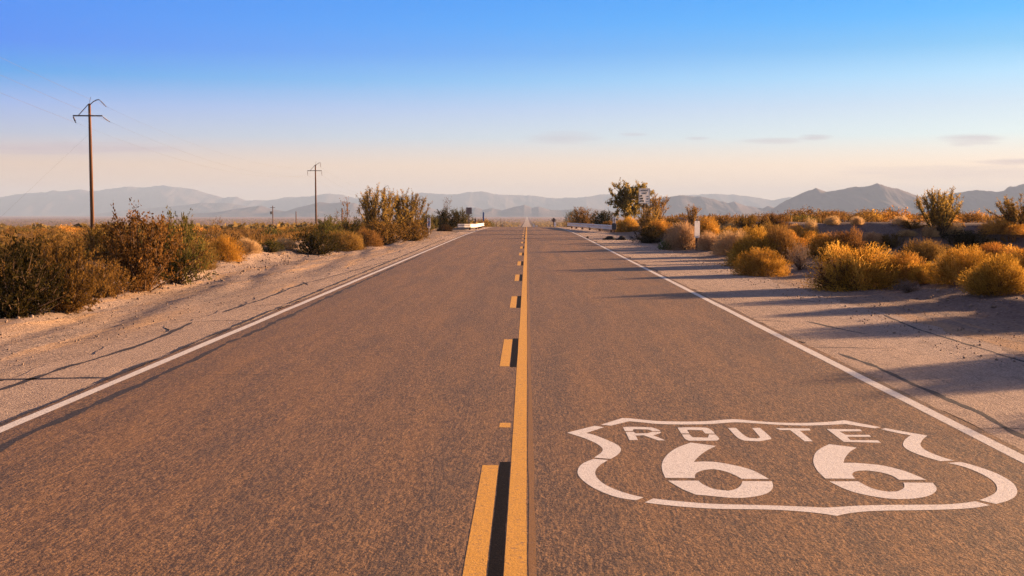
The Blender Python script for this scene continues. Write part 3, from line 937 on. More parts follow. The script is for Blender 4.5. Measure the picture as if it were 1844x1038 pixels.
def gen_mound(seed, fmat, n=3400, wid=.015, ln=.26, name='mound', wild=.35):
    """a dense rounded mound of fine upright twigs"""
    rng = np.random.default_rng(seed)
    az = rng.uniform(0, 2 * math.pi, n); ct = rng.uniform(-.02, 1, n) ** .85
    ct = np.nan_to_num(ct); st = np.sqrt(1 - ct ** 2)
    u = np.stack([st * np.cos(az), st * np.sin(az), ct], -1)
    lump = 1 + .26 * (vnoise(u[:, 0] * 2.1 + 5, u[:, 1] * 2.1 + u[:, 2] * 1.7, seed) - .5) * 2 + .14 * (vnoise(u[:, 0] * 5 + 9, u[:, 1] * 5 + u[:, 2] * 4, seed + 2) - .5) * 2
    rad = rng.uniform(.30, .93, n) ** .6 * lump
    p0 = u * rad[:, None] * np.array([1, 1, .95])
    d = u * .9 + np.array([0, 0, .22]) + rng.normal(size=(n, 3)) * wild
    L = rng.uniform(.5, 1.25, n) * ln
    tw = grow(p0 - d / np.linalg.norm(d, axis=1, keepdims=True) * L[:, None] * .6, d, L, 4, rng, .16, .05)
    lv, lf = ribbons(tw, wid * rng.uniform(.6, 1.5, n), rng)
    tp, td = sample_paths(tw, 2, rng, .5, 1.05)
    qv, qf = leaf_quads(tp + rng.normal(size=tp.shape) * .012, .034, rng, .35, td / (np.linalg.norm(td, axis=1, keepdims=True) + 1e-9))
    clump = vnoise(u[:, 0] * 4 + 3, u[:, 1] * 4 + u[:, 2] * 3, seed + 5)
    tn = np.clip(.5 * clump + .6 * rng.uniform(0, 1, n) - .05, 0, 1)
    tint = np.r_[np.repeat(tn, 8), np.repeat(np.clip(np.repeat(tn, 2) + .1, 0, 1), 4)]
    m = 60
    a2 = rng.uniform(0, 2 * math.pi, m); t2 = np.radians(rng.uniform(5, 78, m))
    mains = grow(np.zeros((m, 3)), np.stack([np.sin(t2) * np.cos(a2), np.sin(t2) * np.sin(a2), np.cos(t2)], -1), rng.uniform(.5, .85, m), 5, rng, .1, .04)
    v1, f1 = tubes(mains, .012, .004)
    return pack(v1, f1, np.r_[lv, qv], np.r_[lf, qf + len(lv)], tint, name, fmat, M['stem'])

def gen_bare(seed, fmat, name='bare'):
    """a dry, half bare shrub of thin crooked twigs"""
    rng = np.random.default_rng(seed)
    m = 46
    a = rng.uniform(0, 2 * math.pi, m); t = np.radians(rng.uniform(4, 62, m))
    main = grow(np.zeros((m, 3)), np.stack([np.sin(t) * np.cos(a), np.sin(t) * np.sin(a), np.cos(t)], -1), rng.uniform(.6, 1.1, m), 7, rng, .2, .03)
    tp, td = sample_paths(main, 16, rng, .25, 1)
    tw = grow(tp, td * 6 + rng.normal(size=td.shape) * .9, rng.uniform(.12, .34, len(tp)), 4, rng, .3, .03)
    tp2, td2 = sample_paths(tw, 3, rng, .3, 1)
    tw2 = grow(tp2, td2 * 8 + rng.normal(size=td2.shape) * .8, rng.uniform(.05, .14, len(tp2)), 3, rng, .3, .02)
    v1, f1 = tubes(main, .012, .003)
    v2, f2 = ribbons(tw, .008, rng); v3, f3 = ribbons(tw2, .008, rng)
    tint = np.r_[np.repeat(rng.uniform(0, 1, len(tw)), 8), np.repeat(rng.uniform(0, 1, len(tw2)), 6)]
    return pack(v1, f1, np.r_[v2, v3], np.r_[f2, f3 + len(v2)], tint, name, fmat, M['stem'])

def gen_tree(seed, fmat, name='tree', stems=1, spread=.55, nl=26, lsize=.05, feather=0.0, trunk_h=.35, r0=.045):
    rng = np.random.default_rng(seed)
    az0 = rng.uniform(0, 6.28)
    az = az0 + np.arange(stems) * 2 * math.pi / max(stems, 1) + rng.normal(size=stems) * .35
    tl = np.radians(rng.uniform(8, 26, stems)) if stems > 1 else np.array([.18])
    d = np.stack([np.sin(tl) * np.cos(az), np.sin(tl) * np.sin(az), np.cos(tl)], -1)
    p0 = np.stack([np.cos(az), np.sin(az), 0 * az], -1) * (.04 if stems > 1 else 0)
    p0[:, 2] = -.03
    trunk = grow(p0, d, np.full(stems, trunk_h) * rng.uniform(.85, 1.2, stems), 7, rng, .13, .03)
    nb = 7 if stems == 1 else 5
    bp, bd = sample_paths(trunk, nb, rng, .55, 1.0)
    aa = rng.uniform(0, 6.28, len(bp))
    bdir = bd / (np.linalg.norm(bd, axis=1, keepdims=True)) * (.55 + .7 * feather) + np.stack([np.cos(aa), np.sin(aa), .45 + 0 * aa], -1) * (1 - .5 * feather) * spread * 1.5
    limb = grow(bp, bdir, rng.uniform(.28, .5, len(bp)), 7, rng, .16, .05 + .12 * feather)
    sp_, sd = sample_paths(limb, 9, rng, .3, 1.0)
    sub = grow(sp_, sd * 8 + rng.normal(size=sd.shape) * (.8 - .4 * feather), rng.uniform(.13, .26, len(sp_)), 5, rng, .2, .06 + .10 * feather)
    tp, td = sample_paths(sub, 6, rng, .25, 1.0)
    tw = grow(tp, td * 12 + rng.normal(size=td.shape) * .7, rng.uniform(.06, .13, len(tp)), 3, rng, .25, .05)
    lp, ld = sample_paths(tw, nl, rng, .05, 1.1)
    lp = lp + rng.normal(size=lp.shape) * .014
    keep = vnoise(lp[:, 0] * 6 + 11, lp[:, 1] * 6 + lp[:, 2] * 7, seed) > .26
    lp, ld = lp[keep], ld[keep]
    lv, lf = leaf_quads(lp, lsize * .62, rng, .5, ld / (np.linalg.norm(ld, axis=1, keepdims=True) + 1e-9))
    v1, f1 = tubes(trunk, r0, r0 * .62); v2, f2 = tubes(limb, r0 * .5, r0 * .16); v3, f3 = tubes(sub, r0 * .16, r0 * .06); v4, f4 = ribbons(tw, .006, rng)
    SV = np.r_[v1, v2, v3, v4]; SF = np.r_[f1, f2 + len(v1), f3 + len(v1) + len(v2), f4 + len(v1) + len(v2) + len(v3)]
    clump = vnoise(lp[:, 0] * 5, lp[:, 1] * 5 + lp[:, 2] * 6, seed + 4)
    tint = np.clip(.55 * clump + .5 * rng.uniform(0, 1, len(lp)) - .02, 0, 1)
    return pack(SV, SF, lv, lf, np.repeat(tint, 4), name, fmat, M['bark'])

VAR = {
    'olive': [gen_leafy(s, M['f_olive'], 60, 58, 12, 16, .050, 'olive_bush') for s in (11, 12, 13)],
    'green': [gen_leafy(s, M['f_green'], 56, 56, 12, 16, .050, 'green_bush') for s in (21, 22, 23)],
    'dark': [gen_leafy(s, M['f_dark'], 60, 60, 12, 16, .055, 'dark_bush') for s in (31, 32)],
    'tall': [gen_leafy(s, M['f_olive'], 26, 26, 12, 16, .05, 'tall_bush', .05, 1.5) for s in (41, 42)],
    'gold': [gen_mound(s, M['f_gold'], 8500, .0095, .155, 'golden_bush') for s in (51, 52, 53, 54)],
    'straw': [gen_mound(s, M['f_straw'], 5600, .011, .20, 'straw_bush', .45) for s in (61, 62)],
    'rust': [gen_mound(s, M['f_rust'], 5600, .012, .19, 'rust_bush', .45) for s in (71, 72)],
    'grey': [gen_bare(s, M['f_grey'], 'dry_bush') for s in (81, 82)],
    'bright': [gen_leafy(91, M['f_bright'], 46, 60, 9, 16, .07, 'bright_bush')],
    'sprig': [gen_leafy(95, M['f_olive'], 7, 16, 12, 7, .045, 'sprig', .03, 2.0)],
    'tree': [gen_tree(103, M['f_tree'], 'shade_tree', 1, .75, 38, .046, 0, .42, .045)],
    'feather': [gen_leafy(q, M['f_tree' if q == 112 else 'f_fan'], 36, 30, 30, 14, .032, 'feathery_tree', .03, 1.3, .25, (.07, .18), .12, 'bark') for q in (111, 112, 115)],
    'fan': [gen_leafy(q, M['f_fan'], 34, 40, 32, 15, .036, 'fan_tree', .03, 1.15, .1, (.06, .19), .2, 'bark') for q in (118, 119)],
    'goldtree': [gen_leafy(q, M['f_fan'], 22, 28, 30, 12, .034, 'golden_tree', .03, 1.3, .15, (.06, .18), .12, 'bark') for q in (121, 122)],
}
_cnt = {}
def plant(kind, px, base_y, wpx, top_y, label, group, depth=None, rz=None, dscale=1.0, cat='bush', name=None, Y=None):
    """a plant whose foot shows at (px, base_y), wpx wide and reaching up to top_y"""
    p = at(px, base_y) if Y is None else at_depth(px, Y)
    Yd = p[1]
    by = 376 + (CAM_H - p[2]) * ppm(Yd)
    if kind in ('gold', 'straw', 'rust') and px > 1200:
        wpx *= 1.18; top_y -= 3
    wid = wpx / ppm(Yd); hgt = max((by - top_y) / ppm(Yd), .12)
    vs = VAR[kind]
    i = _cnt.get(kind, 0); _cnt[kind] = i + 1
    st, fo = vs[i % len(vs)]
    nm = name or {'tree': 'tree', 'feather': 'tree', 'goldtree': 'tree', 'fan': 'tree'}.get(kind, 'bush')
    o = empty(nm, (p[0], p[1], p[2] - .03), (i * 2.399 + px * .37) % 6.283 if rz is None else rz)
    o.scale = (wid / 2, wid / 2 * dscale, hgt)
    tag(o, label, 'tree' if nm == 'tree' else cat, group)
    a = link('trunk' if nm == 'tree' else 'stems', st, o)
    b = link('crown' if nm == 'tree' else 'foliage', fo, o)
    return o

GL = 'bushes along the left roadside'
GR = 'bushes along the right roadside'
GW = 'bushes on the dry wash at the right'
plants = [
    # kind, x, base y, width, top y, label, group
    ('dark', 25, 574, 190, 432, 'big dark bush filling the left edge of the picture', GL),
    ('olive', 118, 562, 150, 436, 'brown olive bush at the left, in front of the nearest utility pole', GL),
    ('olive', 182, 535, 110, 468, 'low brown bush between two big ones at the left gravel edge', GL),
    ('olive', 255, 525, 190, 384, 'tallest and widest olive bush just right of the nearest pole', GL),
    ('green', 318, 512, 120, 386, 'leafy green olive bush at the right end of the big left clump', GL),
    ('olive', 190, 470, 120, 404, 'olive bush behind the foot of the nearest utility pole', GL),
    ('olive', 60, 480, 170, 418, 'wide olive bush in the second row at the far left', GL),
    ('rust', 352, 485, 80, 430, 'rusty brown bush leaning on the right flank of the big clump', GL),
    ('sprig', 386, 450, 34, 390, 'slim upright green sprig above the orange bush', GL),
    ('gold', 403, 470, 76, 426, 'orange gold bush beside the gravel heap at the left', GL),
    ('straw', 445, 456, 52, 428, 'pale straw bush right of the orange one', GL),
    ('green', 488, 454, 52, 431, 'yellow green rounded bush in the gap of the left hedge', GL),
    ('straw', 515, 447, 46, 428, 'small straw bush behind the yellow green one', GL),
    ('dark', 566, 458, 92, 416, 'low black green bush at the left gravel edge', GL),
    ('green', 590, 437, 64, 390, 'light green bush right of the second utility pole', GL),
    ('rust', 622, 452, 88, 416, 'low rusty bush in front of the tall feathery tree', GL),
    ('green', 640, 432, 84, 392, 'yellow green bush left of the tall feathery tree', GL),
    ('sprig', 622, 430, 40, 356, 'thin bare shoot rising above the left hedge', GL),
    ('feather', 683, 436, 104, 341, 'tall feathery tree with golden top beside the third pole', 'feathery trees on the left'),
    ('feather', 731, 432, 76, 348, 'second feathery tree, just right of the third pole', 'feathery trees on the left'),
    ('olive', 690, 442, 110, 398, 'brown olive bush at the foot of the feathery trees', GL),
    ('rust', 660, 444, 62, 412, 'rusty low bush at the gravel edge below the feathery trees', GL),
    ('olive', 742, 434, 70, 396, 'olive bush left of the blue and white marker', GL),
    ('green', 770, 415, 44, 384, 'green bush behind the blue and white marker', GL),
    ('dark', 803, 413, 66, 378, 'dark green bush between the blue marker and the white rail', GL),
    ('green', 830, 410, 50, 376, 'bright topped green bush behind the white guardrail', GL),
    ('sprig', 800, 408, 34, 356, 'pale bare twigs rising over the dark green bush', GL),
    ('rust', 800, 417, 30, 404, 'tiny orange brown bush on the verge before the white rail', GL),
    # right side, around the guardrail and signs
    ('olive', 1050, 409, 54, 374, 'bushy olive shrub behind the right guardrail', GR),
    ('green', 1030, 407, 30, 380, 'narrow green shrub at the far end of the right guardrail', GR),
    ('tree', 1128, 410, 90, 331, 'round crowned tree left of the weight limit sign', None),
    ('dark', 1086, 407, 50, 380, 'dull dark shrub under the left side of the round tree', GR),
    ('goldtree', 1180, 408, 58, 352, 'golden feathery tree below and behind the weight limit sign', None),
    ('gold', 1128, 418, 50, 392, 'bright golden bush right of the short white marker', GR),
    ('goldtree', 1166, 427, 46, 374, 'upright golden shrub right under the weight limit sign', GR),
    ('rust', 1096, 410, 28, 398, 'pinkish brown bush above the near end of the right rail', GR),
    ('gold', 1186, 428, 60, 396, 'golden bush behind the dark green one on the right', GR),
    ('dark', 1168, 438, 66, 406, 'dense dark green bush at the edge of the right shoulder', GR),
    ('grey', 1206, 440, 34, 418, 'grey dry bush behind the small bright green plant', GR),
    ('bright', 1199, 450, 30, 431, 'small bright green plant on the right shoulder', GR),
    ('straw', 1232, 449, 60, 404, 'tall straw coloured bush left of the white roadside marker', GR),
    ('straw', 1282, 450, 46, 420, 'low straw bush right of the white roadside marker', GR),
    ('straw', 1322, 458, 68, 418, 'pale straw bush in front of the golden ones', GR),
    ('gold', 1276, 440, 64, 396, 'golden bush just behind the white roadside marker', GR),
    ('gold', 1330, 442, 70, 412, 'golden bush behind the pale straw one', GR),
    ('goldtree', 1246, 408, 34, 370, 'small brown golden tree standing above the white marker', None),
    ('olive', 1215, 412, 50, 392, 'olive bush between the two golden trees', GR),
    ('gold', 1362, 478, 96, 414, 'golden brown bush crowning the middle right clump', GR),
    ('rust', 1404, 476, 70, 410, 'brown bush on the right flank of the middle clump', GR),
    ('gold', 1372, 496, 88, 450, 'low golden bush at the foot of the middle right clump', GR),
    ('olive', 1334, 474, 44, 432, 'small green bush on the left flank of the middle clump', GR),
    ('grey', 1440, 487, 66, 436, 'half bare grey bush between the two golden clumps', GR),
    ('olive', 1348, 420, 64, 386, 'green grey bush in front of the dark bank', GW),
    ('olive', 1396, 418, 52, 384, 'yellowish bush at the left end of the dark bank', GW),
    ('gold', 1484, 462, 62, 424, 'gold bush on the wash floor left of the brown one', GW),
    ('rust', 1526, 462, 84, 416, 'wide brown gold bush behind the biggest golden one', GW),
    ('straw', 1459, 430, 24, 396, 'slim straw bush standing before the dark bank', GW),
    ('gold', 1542, 522, 138, 444, 'biggest golden bush in the foreground on the right', GR),
    ('gold', 1622, 510, 92, 458, 'golden bush joined to the right side of the biggest one', GR),
    ('olive', 1512, 523, 92, 466, 'olive tuft standing in for shade on the left side of the biggest golden bush', GR),  # widened to imitate the golden bush's shaded lower left with darker leaves
    ('olive', 1786, 531, 84, 482, 'olive tuft added as shade on the left flank of the bush cut by the right edge', GR),  # added plant: its olive leaves imitate shading on the golden bush
    ('grey', 1636, 528, 52, 500, 'small grey dry tuft on the gravel below the golden bush', GR),
    ('rust', 1668, 482, 76, 434, 'dull brown bush in the middle of the right wash', GW),
    ('olive', 1604, 446, 50, 420, 'dark olive bush at the foot of the bank', GW),
    ('grey', 1698, 500, 60, 462, 'grey brown dry bush between the two right hand golden ones', GW),
    ('gold', 1742, 510, 118, 446, 'golden bush with speckled front near the right edge', GR),
    ('gold', 1802, 528, 120, 462, 'golden olive bush cut by the right edge of the picture', GR),
    ('gold', 1838, 492, 76, 446, 'golden bush in the second row at the right edge', GR),
    ('dark', 1742, 452, 96, 414, 'wide dark brown bush below the feathery tree', GW),
    ('fan', 1690, 424, 88, 343, 'feathery many stemmed tree standing on the right plain', None),
    ('olive', 1640, 412, 60, 396, 'olive bush left of the feathery tree on the right', GW),
    ('fan', 1832, 412, 92, 354, 'dark bushy tree cut by the right edge of the picture', None),
    ('gold', 1806, 424, 78, 398, 'flat golden bush under the tree at the right edge', GW),
    ('straw', 1838, 428, 46, 412, 'pinkish straw bush under the tree at the right edge', GW),
    ('straw', 1675, 428, 28, 410, 'small pale bush at the foot of the right feathery tree', GW),
    ('straw', 1634, 428, 32, 416, 'small straw tuft on the lip of the bank', GW),
    ('straw', 1712, 424, 44, 402, 'pale bush right of the feathery tree trunk', GW),
    ('rust', 1782, 446, 46, 434, 'low brown bush right of the wide dark one', GW),
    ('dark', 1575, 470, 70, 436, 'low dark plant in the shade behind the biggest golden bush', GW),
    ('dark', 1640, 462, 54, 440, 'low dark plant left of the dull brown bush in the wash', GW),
    ('olive', 1700, 470, 64, 440, 'grey olive bush in front of the wide dark brown one', GW),
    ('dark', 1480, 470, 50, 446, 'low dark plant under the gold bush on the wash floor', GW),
    ('gold', 1425, 452, 60, 418, 'golden bush rising behind the half bare grey one', GW),
    ('gold', 1790, 470, 70, 440, 'flat gold bush right of the wide dark brown one', GW),
    ('rust', 1760, 488, 60, 456, 'brown bush behind the speckled golden one', GW),
    ('straw', 1570, 440, 44, 420, 'pale bush at the foot of the bank, right of the slim one', GW),
    ('gold', 1660, 508, 64, 474, 'small gold bush right of the biggest golden pair', GR),
    ('straw', 1305, 432, 60, 404, 'pale straw bush in the second row behind the roadside marker', GW),
    ('gold', 1440, 436, 56, 408, 'gold bush before the left part of the dark bank', GW),
    ('rust', 1388, 440, 60, 404, 'brown bush between the two golden clumps, farther back', GW),
    ('olive', 1300, 414, 64, 388, 'olive bush on the skyline above the pale straw bushes', GW),
    ('gold', 1715, 478, 50, 452, 'small gold bush left of the speckled one', GW),
    ('straw', 1598, 478, 46, 452, 'pale tuft behind the right shoulder of the biggest golden bush', GW),
    ('straw', 1498, 404, 26, 391, 'small pale bush on top of the bank, leftmost', GW),
    ('straw', 1544, 404, 22, 392, 'small pale bush on top of the bank, middle one', GW),
    ('straw', 1624, 404, 26, 391, 'small pale bush on top of the bank, rightmost', GW),
]
for p in plants:
    plant(*p)
# bushes just outside the right edge: their long shadows fall across the shoulder and lane
for (x, y, s, h, k) in ((9.6, 18.4, 2.4, .95, 'gold'), (9.0, 14.0, 2.2, .92, 'gold'), (8.2, 10.9, 1.6, .72, 'straw')):
    vs = VAR[k]; i = _cnt.get(k, 0); _cnt[k] = i + 1
    st, fo = vs[i % len(vs)]
    o = empty('bush', (x, y, float(H(x, y)) - .03), x * 3)
    o.scale = (s / 2, s / 2, h)
    tag(o, 'bush beyond the right edge whose shadow falls on the shoulder', 'bush', 'bushes beyond the right edge')
    link('stems', st, o); link('foliage', fo, o)

# mid-distance scrub, single bushes on the plain
def scrub_mesh(seed, mat, n=1100, ls=.13):
    rng = np.random.default_rng(seed)
    az = rng.uniform(0, 6.283, n); ct = rng.uniform(0, 1, n); st = np.sqrt(1 - ct ** 2)
    rad = (rng.uniform(.35, 1, n) ** .5) * (1 + .5 * (vnoise(az * 1.5, ct * 3, seed) - .5))
    P = np.stack([st * np.cos(az) * rad, st * np.sin(az) * rad, ct * rad + .04], -1)
    d = P + np.array([0, 0, .4])
    V, F = leaf_quads(P, ls, rng, .3, d / np.linalg.norm(d, axis=1, keepdims=True))
    V[:, 2] = np.maximum(V[:, 2], 0)
    return np_mesh('scrub', V, F, mat, False, {'tint': np.repeat(rng.uniform(0, 1, n), 4)})
SM = [scrub_mesh(s, m) for s, m in ((1, M['f_olive']), (2, M['f_olive']), (3, M['f_rust']), (4, M['f_green']), (5, M['f_gold']), (6, M['f_rust']))]
rng = np.random.default_rng(7)
zones = [('left', 40, 170, 108, 'one of the low brown scrub bushes on the plain left of the road', 'scrub bushes on the left plain'),
         ('right', 56, 170, 74, 'one of the low scrub bushes on the plain right of the road', 'scrub bushes on the right plain')]
for side, ya, yb, n, lab, grp in zones:
    for i in range(n):
        Y = ya + (yb - ya) * rng.random() ** 1.3
        if side == 'left':
            x = -(11 + .04 * Y) - rng.random() * (.50 * Y - 11 - .04 * Y) if Y > 40 else -12
        else:
            x = 10 + .05 * Y + rng.random() * (.46 * Y - 10)
        o = link('scrub_bush', SM[rng.integers(len(SM))])
        s = rng.uniform(.7, 1.35)
        hh = rng.uniform(.55, 1.0) * (1.0 if side == 'left' else .8)
        o.location = (x, Y, float(H(x, Y)) - .05)
        o.rotation_euler = (0, 0, rng.uniform(0, 6.28))
        o.scale = (s, s * rng.uniform(.8, 1.2), hh)
        tag(o, lab, 'bush', grp)

for i in range(34):
    sd = -1 if i % 2 else 1
    Y = rng.uniform(185, 250)
    x = (rng.uniform(6.0, 17) + (Y - 185) * .03) * sd
    o = link('scrub_bush', SM[(0, 1, 3, 3)[rng.integers(4)]])
    s = rng.uniform(1.0, 1.7)
    o.location = (x, Y, float(H(x, Y)) - .05)
    o.rotation_euler = (0, 0, rng.uniform(0, 6.28))
    o.scale = (s, s, rng.uniform(1.15, 1.65) + (Y - 185) * .006)
    tag(o, 'one of the green scrub bushes beside the far road just past the crest', 'bush', 'scrub past the crest')

# far scrub that nobody could count
def far_scrub(mat_list):
    rng = np.random.default_rng(19)
    n = 15000
    Y = 150 + 3400 * rng.random(n) ** 1.7
    X = (rng.random(n) * 2 - 1) * (.50 * Y + 15)
    m = 3200
    Y[:m] = 860 + 800 * rng.random(m) ** 1.4
    X[:m] = (rng.random(m) * 2 - 1) * 130
    keep = np.abs(X) > 7.5 + rng.random(n) * 2
    X, Y = X[keep], Y[keep]; n = len(X)
    Zg = H(X, Y)
    k = 9
    s = rng.uniform(.5, 1.3, n) * (1 + Y / 2500)
    hh = rng.uniform(.5, 1.1, n) * (1 + Y / 4000)
    az = rng.uniform(0, 6.283, (n, k)); rr = rng.uniform(.1, .9, (n, k)); zz = rng.uniform(.15, .95, (n, k))
    P = np.stack([X[:, None] + np.cos(az) * rr * s[:, None], Y[:, None] + np.sin(az) * rr * s[:, None], Zg[:, None] + zz * hh[:, None]], -1).reshape(-1, 3)
    V, F = leaf_quads(P, np.repeat(s * .75, k), rng, .7)
    tint = np.repeat(np.clip(np.repeat(rng.uniform(0, 1, n), k) * .7 + .3 * rng.random(n * k), 0, 1), 4)
    return np_mesh('scrub', V, F, M['f_far'], False, {'tint': tint})
M['f_far'] = foliage_mat('far_scrub_leaves', (.10, .065, .022), (.22, .145, .048), (.36, .24, .085), .5)
tag(link('distant_scrub', far_scrub(None)), 'brown scrub covering the far plain', None, None, 'stuff')

def ground_cover():
    rng = np.random.default_rng(23)
    n = 9000
    Y = 16 + 190 * rng.random(n) ** 1.5
    left = rng.random(n) < .6
    X = np.where(left, -(9.5 + rng.random(n) ** 1.2 * (.5 * Y)), 9.0 + rng.random(n) ** 1.2 * (.5 * Y))
    keep = (vnoise(X * .25, Y * .2, 71) > .45) | (left & (Y > 40))
    X, Y = X[keep], Y[keep]; n = len(X)
    k = 14
    s = rng.uniform(.10, .28, n) * (1 + Y / 120)
    d = rng.normal(size=(n, k, 3)) * .55 + np.array([0, 0, .8])
    d /= np.linalg.norm(d, axis=2, keepdims=True)
    p0 = np.stack([X, Y, H(X, Y) - .01], -1)[:, None, :] + rng.normal(size=(n, k, 3)) * s[:, None, None] * np.array([.35, .35, 0])
    paths = np.stack([p0, p0 + d * s[:, None, None] * .55, p0 + d * s[:, None, None] * 1.05 + np.array([0, 0, -.02])], 2).reshape(-1, 3, 3)
    V, F = ribbons(paths, np.repeat(s * .16, k), rng)
    tint = np.repeat(np.clip(np.repeat(rng.random(n), k) * .6 + .4 * rng.random(n * k), 0, 1), 6)
    return np_mesh('ground_cover', V, F, M['f_rust'], False, {'tint': tint})
tag(link('ground_cover', ground_cover()), 'low dry tufts covering the ground off the road', None, None, 'stuff')

# loose stones on the verges
def gravel():
    rng = np.random.default_rng(29)
    ico = np.array([(0, 0, 1), (.89, 0, .45), (.28, .85, .45), (-.72, .53, .45), (-.72, -.53, .45), (.28, -.85, .45), (.72, .53, -.45), (-.28, .85, -.45), (-.89, 0, -.45), (-.28, -.85, -.45), (.72, -.53, -.45), (0, 0, -1)])
    fac = np.array([(0, 1, 2), (0, 2, 3), (0, 3, 4), (0, 4, 5), (0, 5, 1), (1, 6, 2), (2, 7, 3), (3, 8, 4), (4, 9, 5), (5, 10, 1), (6, 7, 2), (7, 8, 3), (8, 9, 4), (9, 10, 5), (10, 6, 1), (11, 7, 6), (11, 8, 7), (11, 9, 8), (11, 10, 9), (11, 6, 10)])
    n = 13000
    Y = 6 + 52 * rng.random(n) ** 1.1
    left = rng.random(n) < .55
    X = np.where(left, -5.3 - np.abs(rng.normal(size=n)) * 2.3, 4.9 + np.abs(rng.normal(size=n)) * 2.4)
    s = .007 + .022 * rng.random(n) ** 5
    s = s * np.where(np.abs(X) > 7.2, 1.5, .62)
    Z = H(X, Y) + s * .25
    V = ico[None] * (1 + rng.uniform(-.25, .25, (n, 12, 1))) * (s[:, None] * rng.uniform(.7, 1.3, (n, 3)))[:, None, :] + np.stack([X, Y, Z], -1)[:, None, :]
    F = fac[None] + (np.arange(n) * 12)[:, None, None]
    return np_mesh('gravel', V.reshape(-1, 3), F.reshape(-1, 3), M['rock'])
tag(link('gravel', gravel()), 'loose pale stones along both verges', None, None, 'stuff')
# ------------------------------------------------------------------ utility poles
POLE_X = -32.6
def utility_pole(px_top, y_top, Y, label, swing, lean=0.0):
    d = ray(px_top, y_top)
    x = d[0] / d[1] * Y; ztop = CAM_H + d[2] / d[1] * Y
    zb = float(H(x, Y)) - .3
    root = empty('utility_pole', (x, Y, zb))
    tag(root, label, 'utility pole', 'utility poles in a row on the left')
    root.rotation_euler = (0, lean, R(4))
    h = ztop - zb
    m = MB(); m.tube([(0, 0, 0), (0, 0, h * .5), (0, 0, h)], [.155, .13, .095], 12)
    m.build('pole', M['pole_wood'], root, True)
    za = h - .92
    m = MB(); m.box((-.12, -.11, za), (2.2, .09, .10)); m.build('crossarm', M['steel'], root, bevel=.01)
    m = MB(); m.tube([(-.80, -.12, za + .03), (-.05, -.12, h - .06)], .032, 6); m.build('brace', M['steel'], root)
    m = MB(); m.tube([(.04, -.11, h - .12), (.28, -.11, h + .10), (.52, -.11, h + .25), (.70, -.11, h + .29), (.80, -.11, h + .27)], .036, 8)
    m.build('top_arm', M['steel'], root, True)
    m = MB(); m.tube([(.02, 0, h - .1), (.04, 0, h + .25), (.12, 0, h + .52)], .016, 6); m.build('ground_rod', M['steel'], root)
    ends = []
    for (ax, az_, (sx, sy, sz)) in ((-1.20, za - .04, swing[0]), (.96, za - .04, swing[1]), (.80, h + .27, swing[2])):
        a = Vector((ax, -.11, az_)); dr = Vector((sx, sy, sz)).normalized(); L = .62
        m = MB()
        m.tube([a, a + dr * L], .014, 6)
        for q in range(6):
            m.disc(a + dr * (.12 + q * .075), dr, .062, .035, 10)
        m.box(tuple(a + dr * (L + .02)), (.07, .07, .07))
        m.build('insulator', M['insulator'], root)
        ends.append(a + dr * (L + .03))
    rot = Matrix.Rotation(R(4), 4, 'Z')
    return [Vector((x, Y, zb)) + rot @ e for e in ends], Vector((x, Y, zb + h))

ang = [(.45, -.5, -.8), (.75, .45, -.62), (.62, .35, -.72)]
ver = [(0, 0, -1), (.02, 0, -1), (.0, 0, -1)]
P1 = utility_pole(161, 187, 88, 'nearest and tallest wooden utility pole, standing behind the left bushes', ang, .0)
P2 = utility_pole(568, 297, 178, 'second wooden utility pole, rising against the grey hills', ver)
P3 = utility_pole(693, 337, 267, 'third utility pole, its crossarm showing above the feathery trees', ver)
P4 = utility_pole(756, 355, 354, 'smallest farthest utility pole of the row, right of the feathery trees', ver)

def wire(a, b, sag, r, label, group='power lines between the poles'):
    a, b = Vector(a), Vector(b)
    m = MB(); pts = []
    for i in range(25):
        t = i / 24
        p = a.lerp(b, t); p.z -= 4 * sag * t * (1 - t); pts.append(p)
    m.tube(pts, r, 5)
    o = m.build('power_line', M['wire'], None, True)
    tag(o, label, 'wire', group)
off0 = Vector((-33.2, -4, 18.6))
for k, (nm, dx, dz) in enumerate((('left', -1.2, -.6), ('right', 1.0, -.6), ('top', .8, .7))):
    wire(P1[0][k], off0 + Vector((dx, 0, dz)), .7, .007, 'power line from the %s insulator of the nearest pole up to the left edge' % nm)
    wire(P1[0][k], P2[0][k], 1.6, .004, 'thin power line from the nearest to the second pole, %s insulators' % nm)
    wire(P2[0][k], P3[0][k], 1.5, .004, 'thin power line from the second to the third pole, %s insulators' % nm)
    wire(P3[0][k], P4[0][k], 1.5, .004, 'thin power line from the third to the fourth pole, %s insulators' % nm)
gp = P1[1] - Vector((0, 0, 2.2))
wire(gp, (gp.x - 7.2, gp.y - 4, float(H(gp.x - 7.2, gp.y - 4))),   .0, .0035, 'guy wire slanting from the nearest pole down to the left', 'guy wire')

def thin_pole(px, y_top, Y, label, arm=True):
    d = ray(px, y_top); x = d[0] / d[1] * Y; zt = CAM_H + d[2] / d[1] * Y
    zb = float(H(x, Y)) - .3
    root = empty('distant_pole', (x, Y, zb))
    tag(root, label, 'pole')
    m = MB(); m.tube([(0, 0, 0), (0, 0, zt - zb)], [.17, .12], 8); m.build('pole', M['pole_wood'], root, True)
    if arm:
        m = MB(); m.box((0, -.13, zt - zb - .5), (1.5, .1, .12)); m.build('crossarm', M['steel'], root)
        m = MB(); m.box((-.42, -.2, zt - zb - 2.0), (.5, .4, .8)); m.build('transformer', M['steel'], root, bevel=.06)
thin_pole(491, 371, 330, 'distant wooden pole with a small box, left of the second utility pole')
thin_pole(533, 381, 330, 'thin distant pole just left of the second utility pole', False)
thin_pole(616, 375, 230, 'short grey post sticking out of the left hedge', False)
thin_pole(753, 374, 330, 'short distant post beside the farthest utility pole', False)

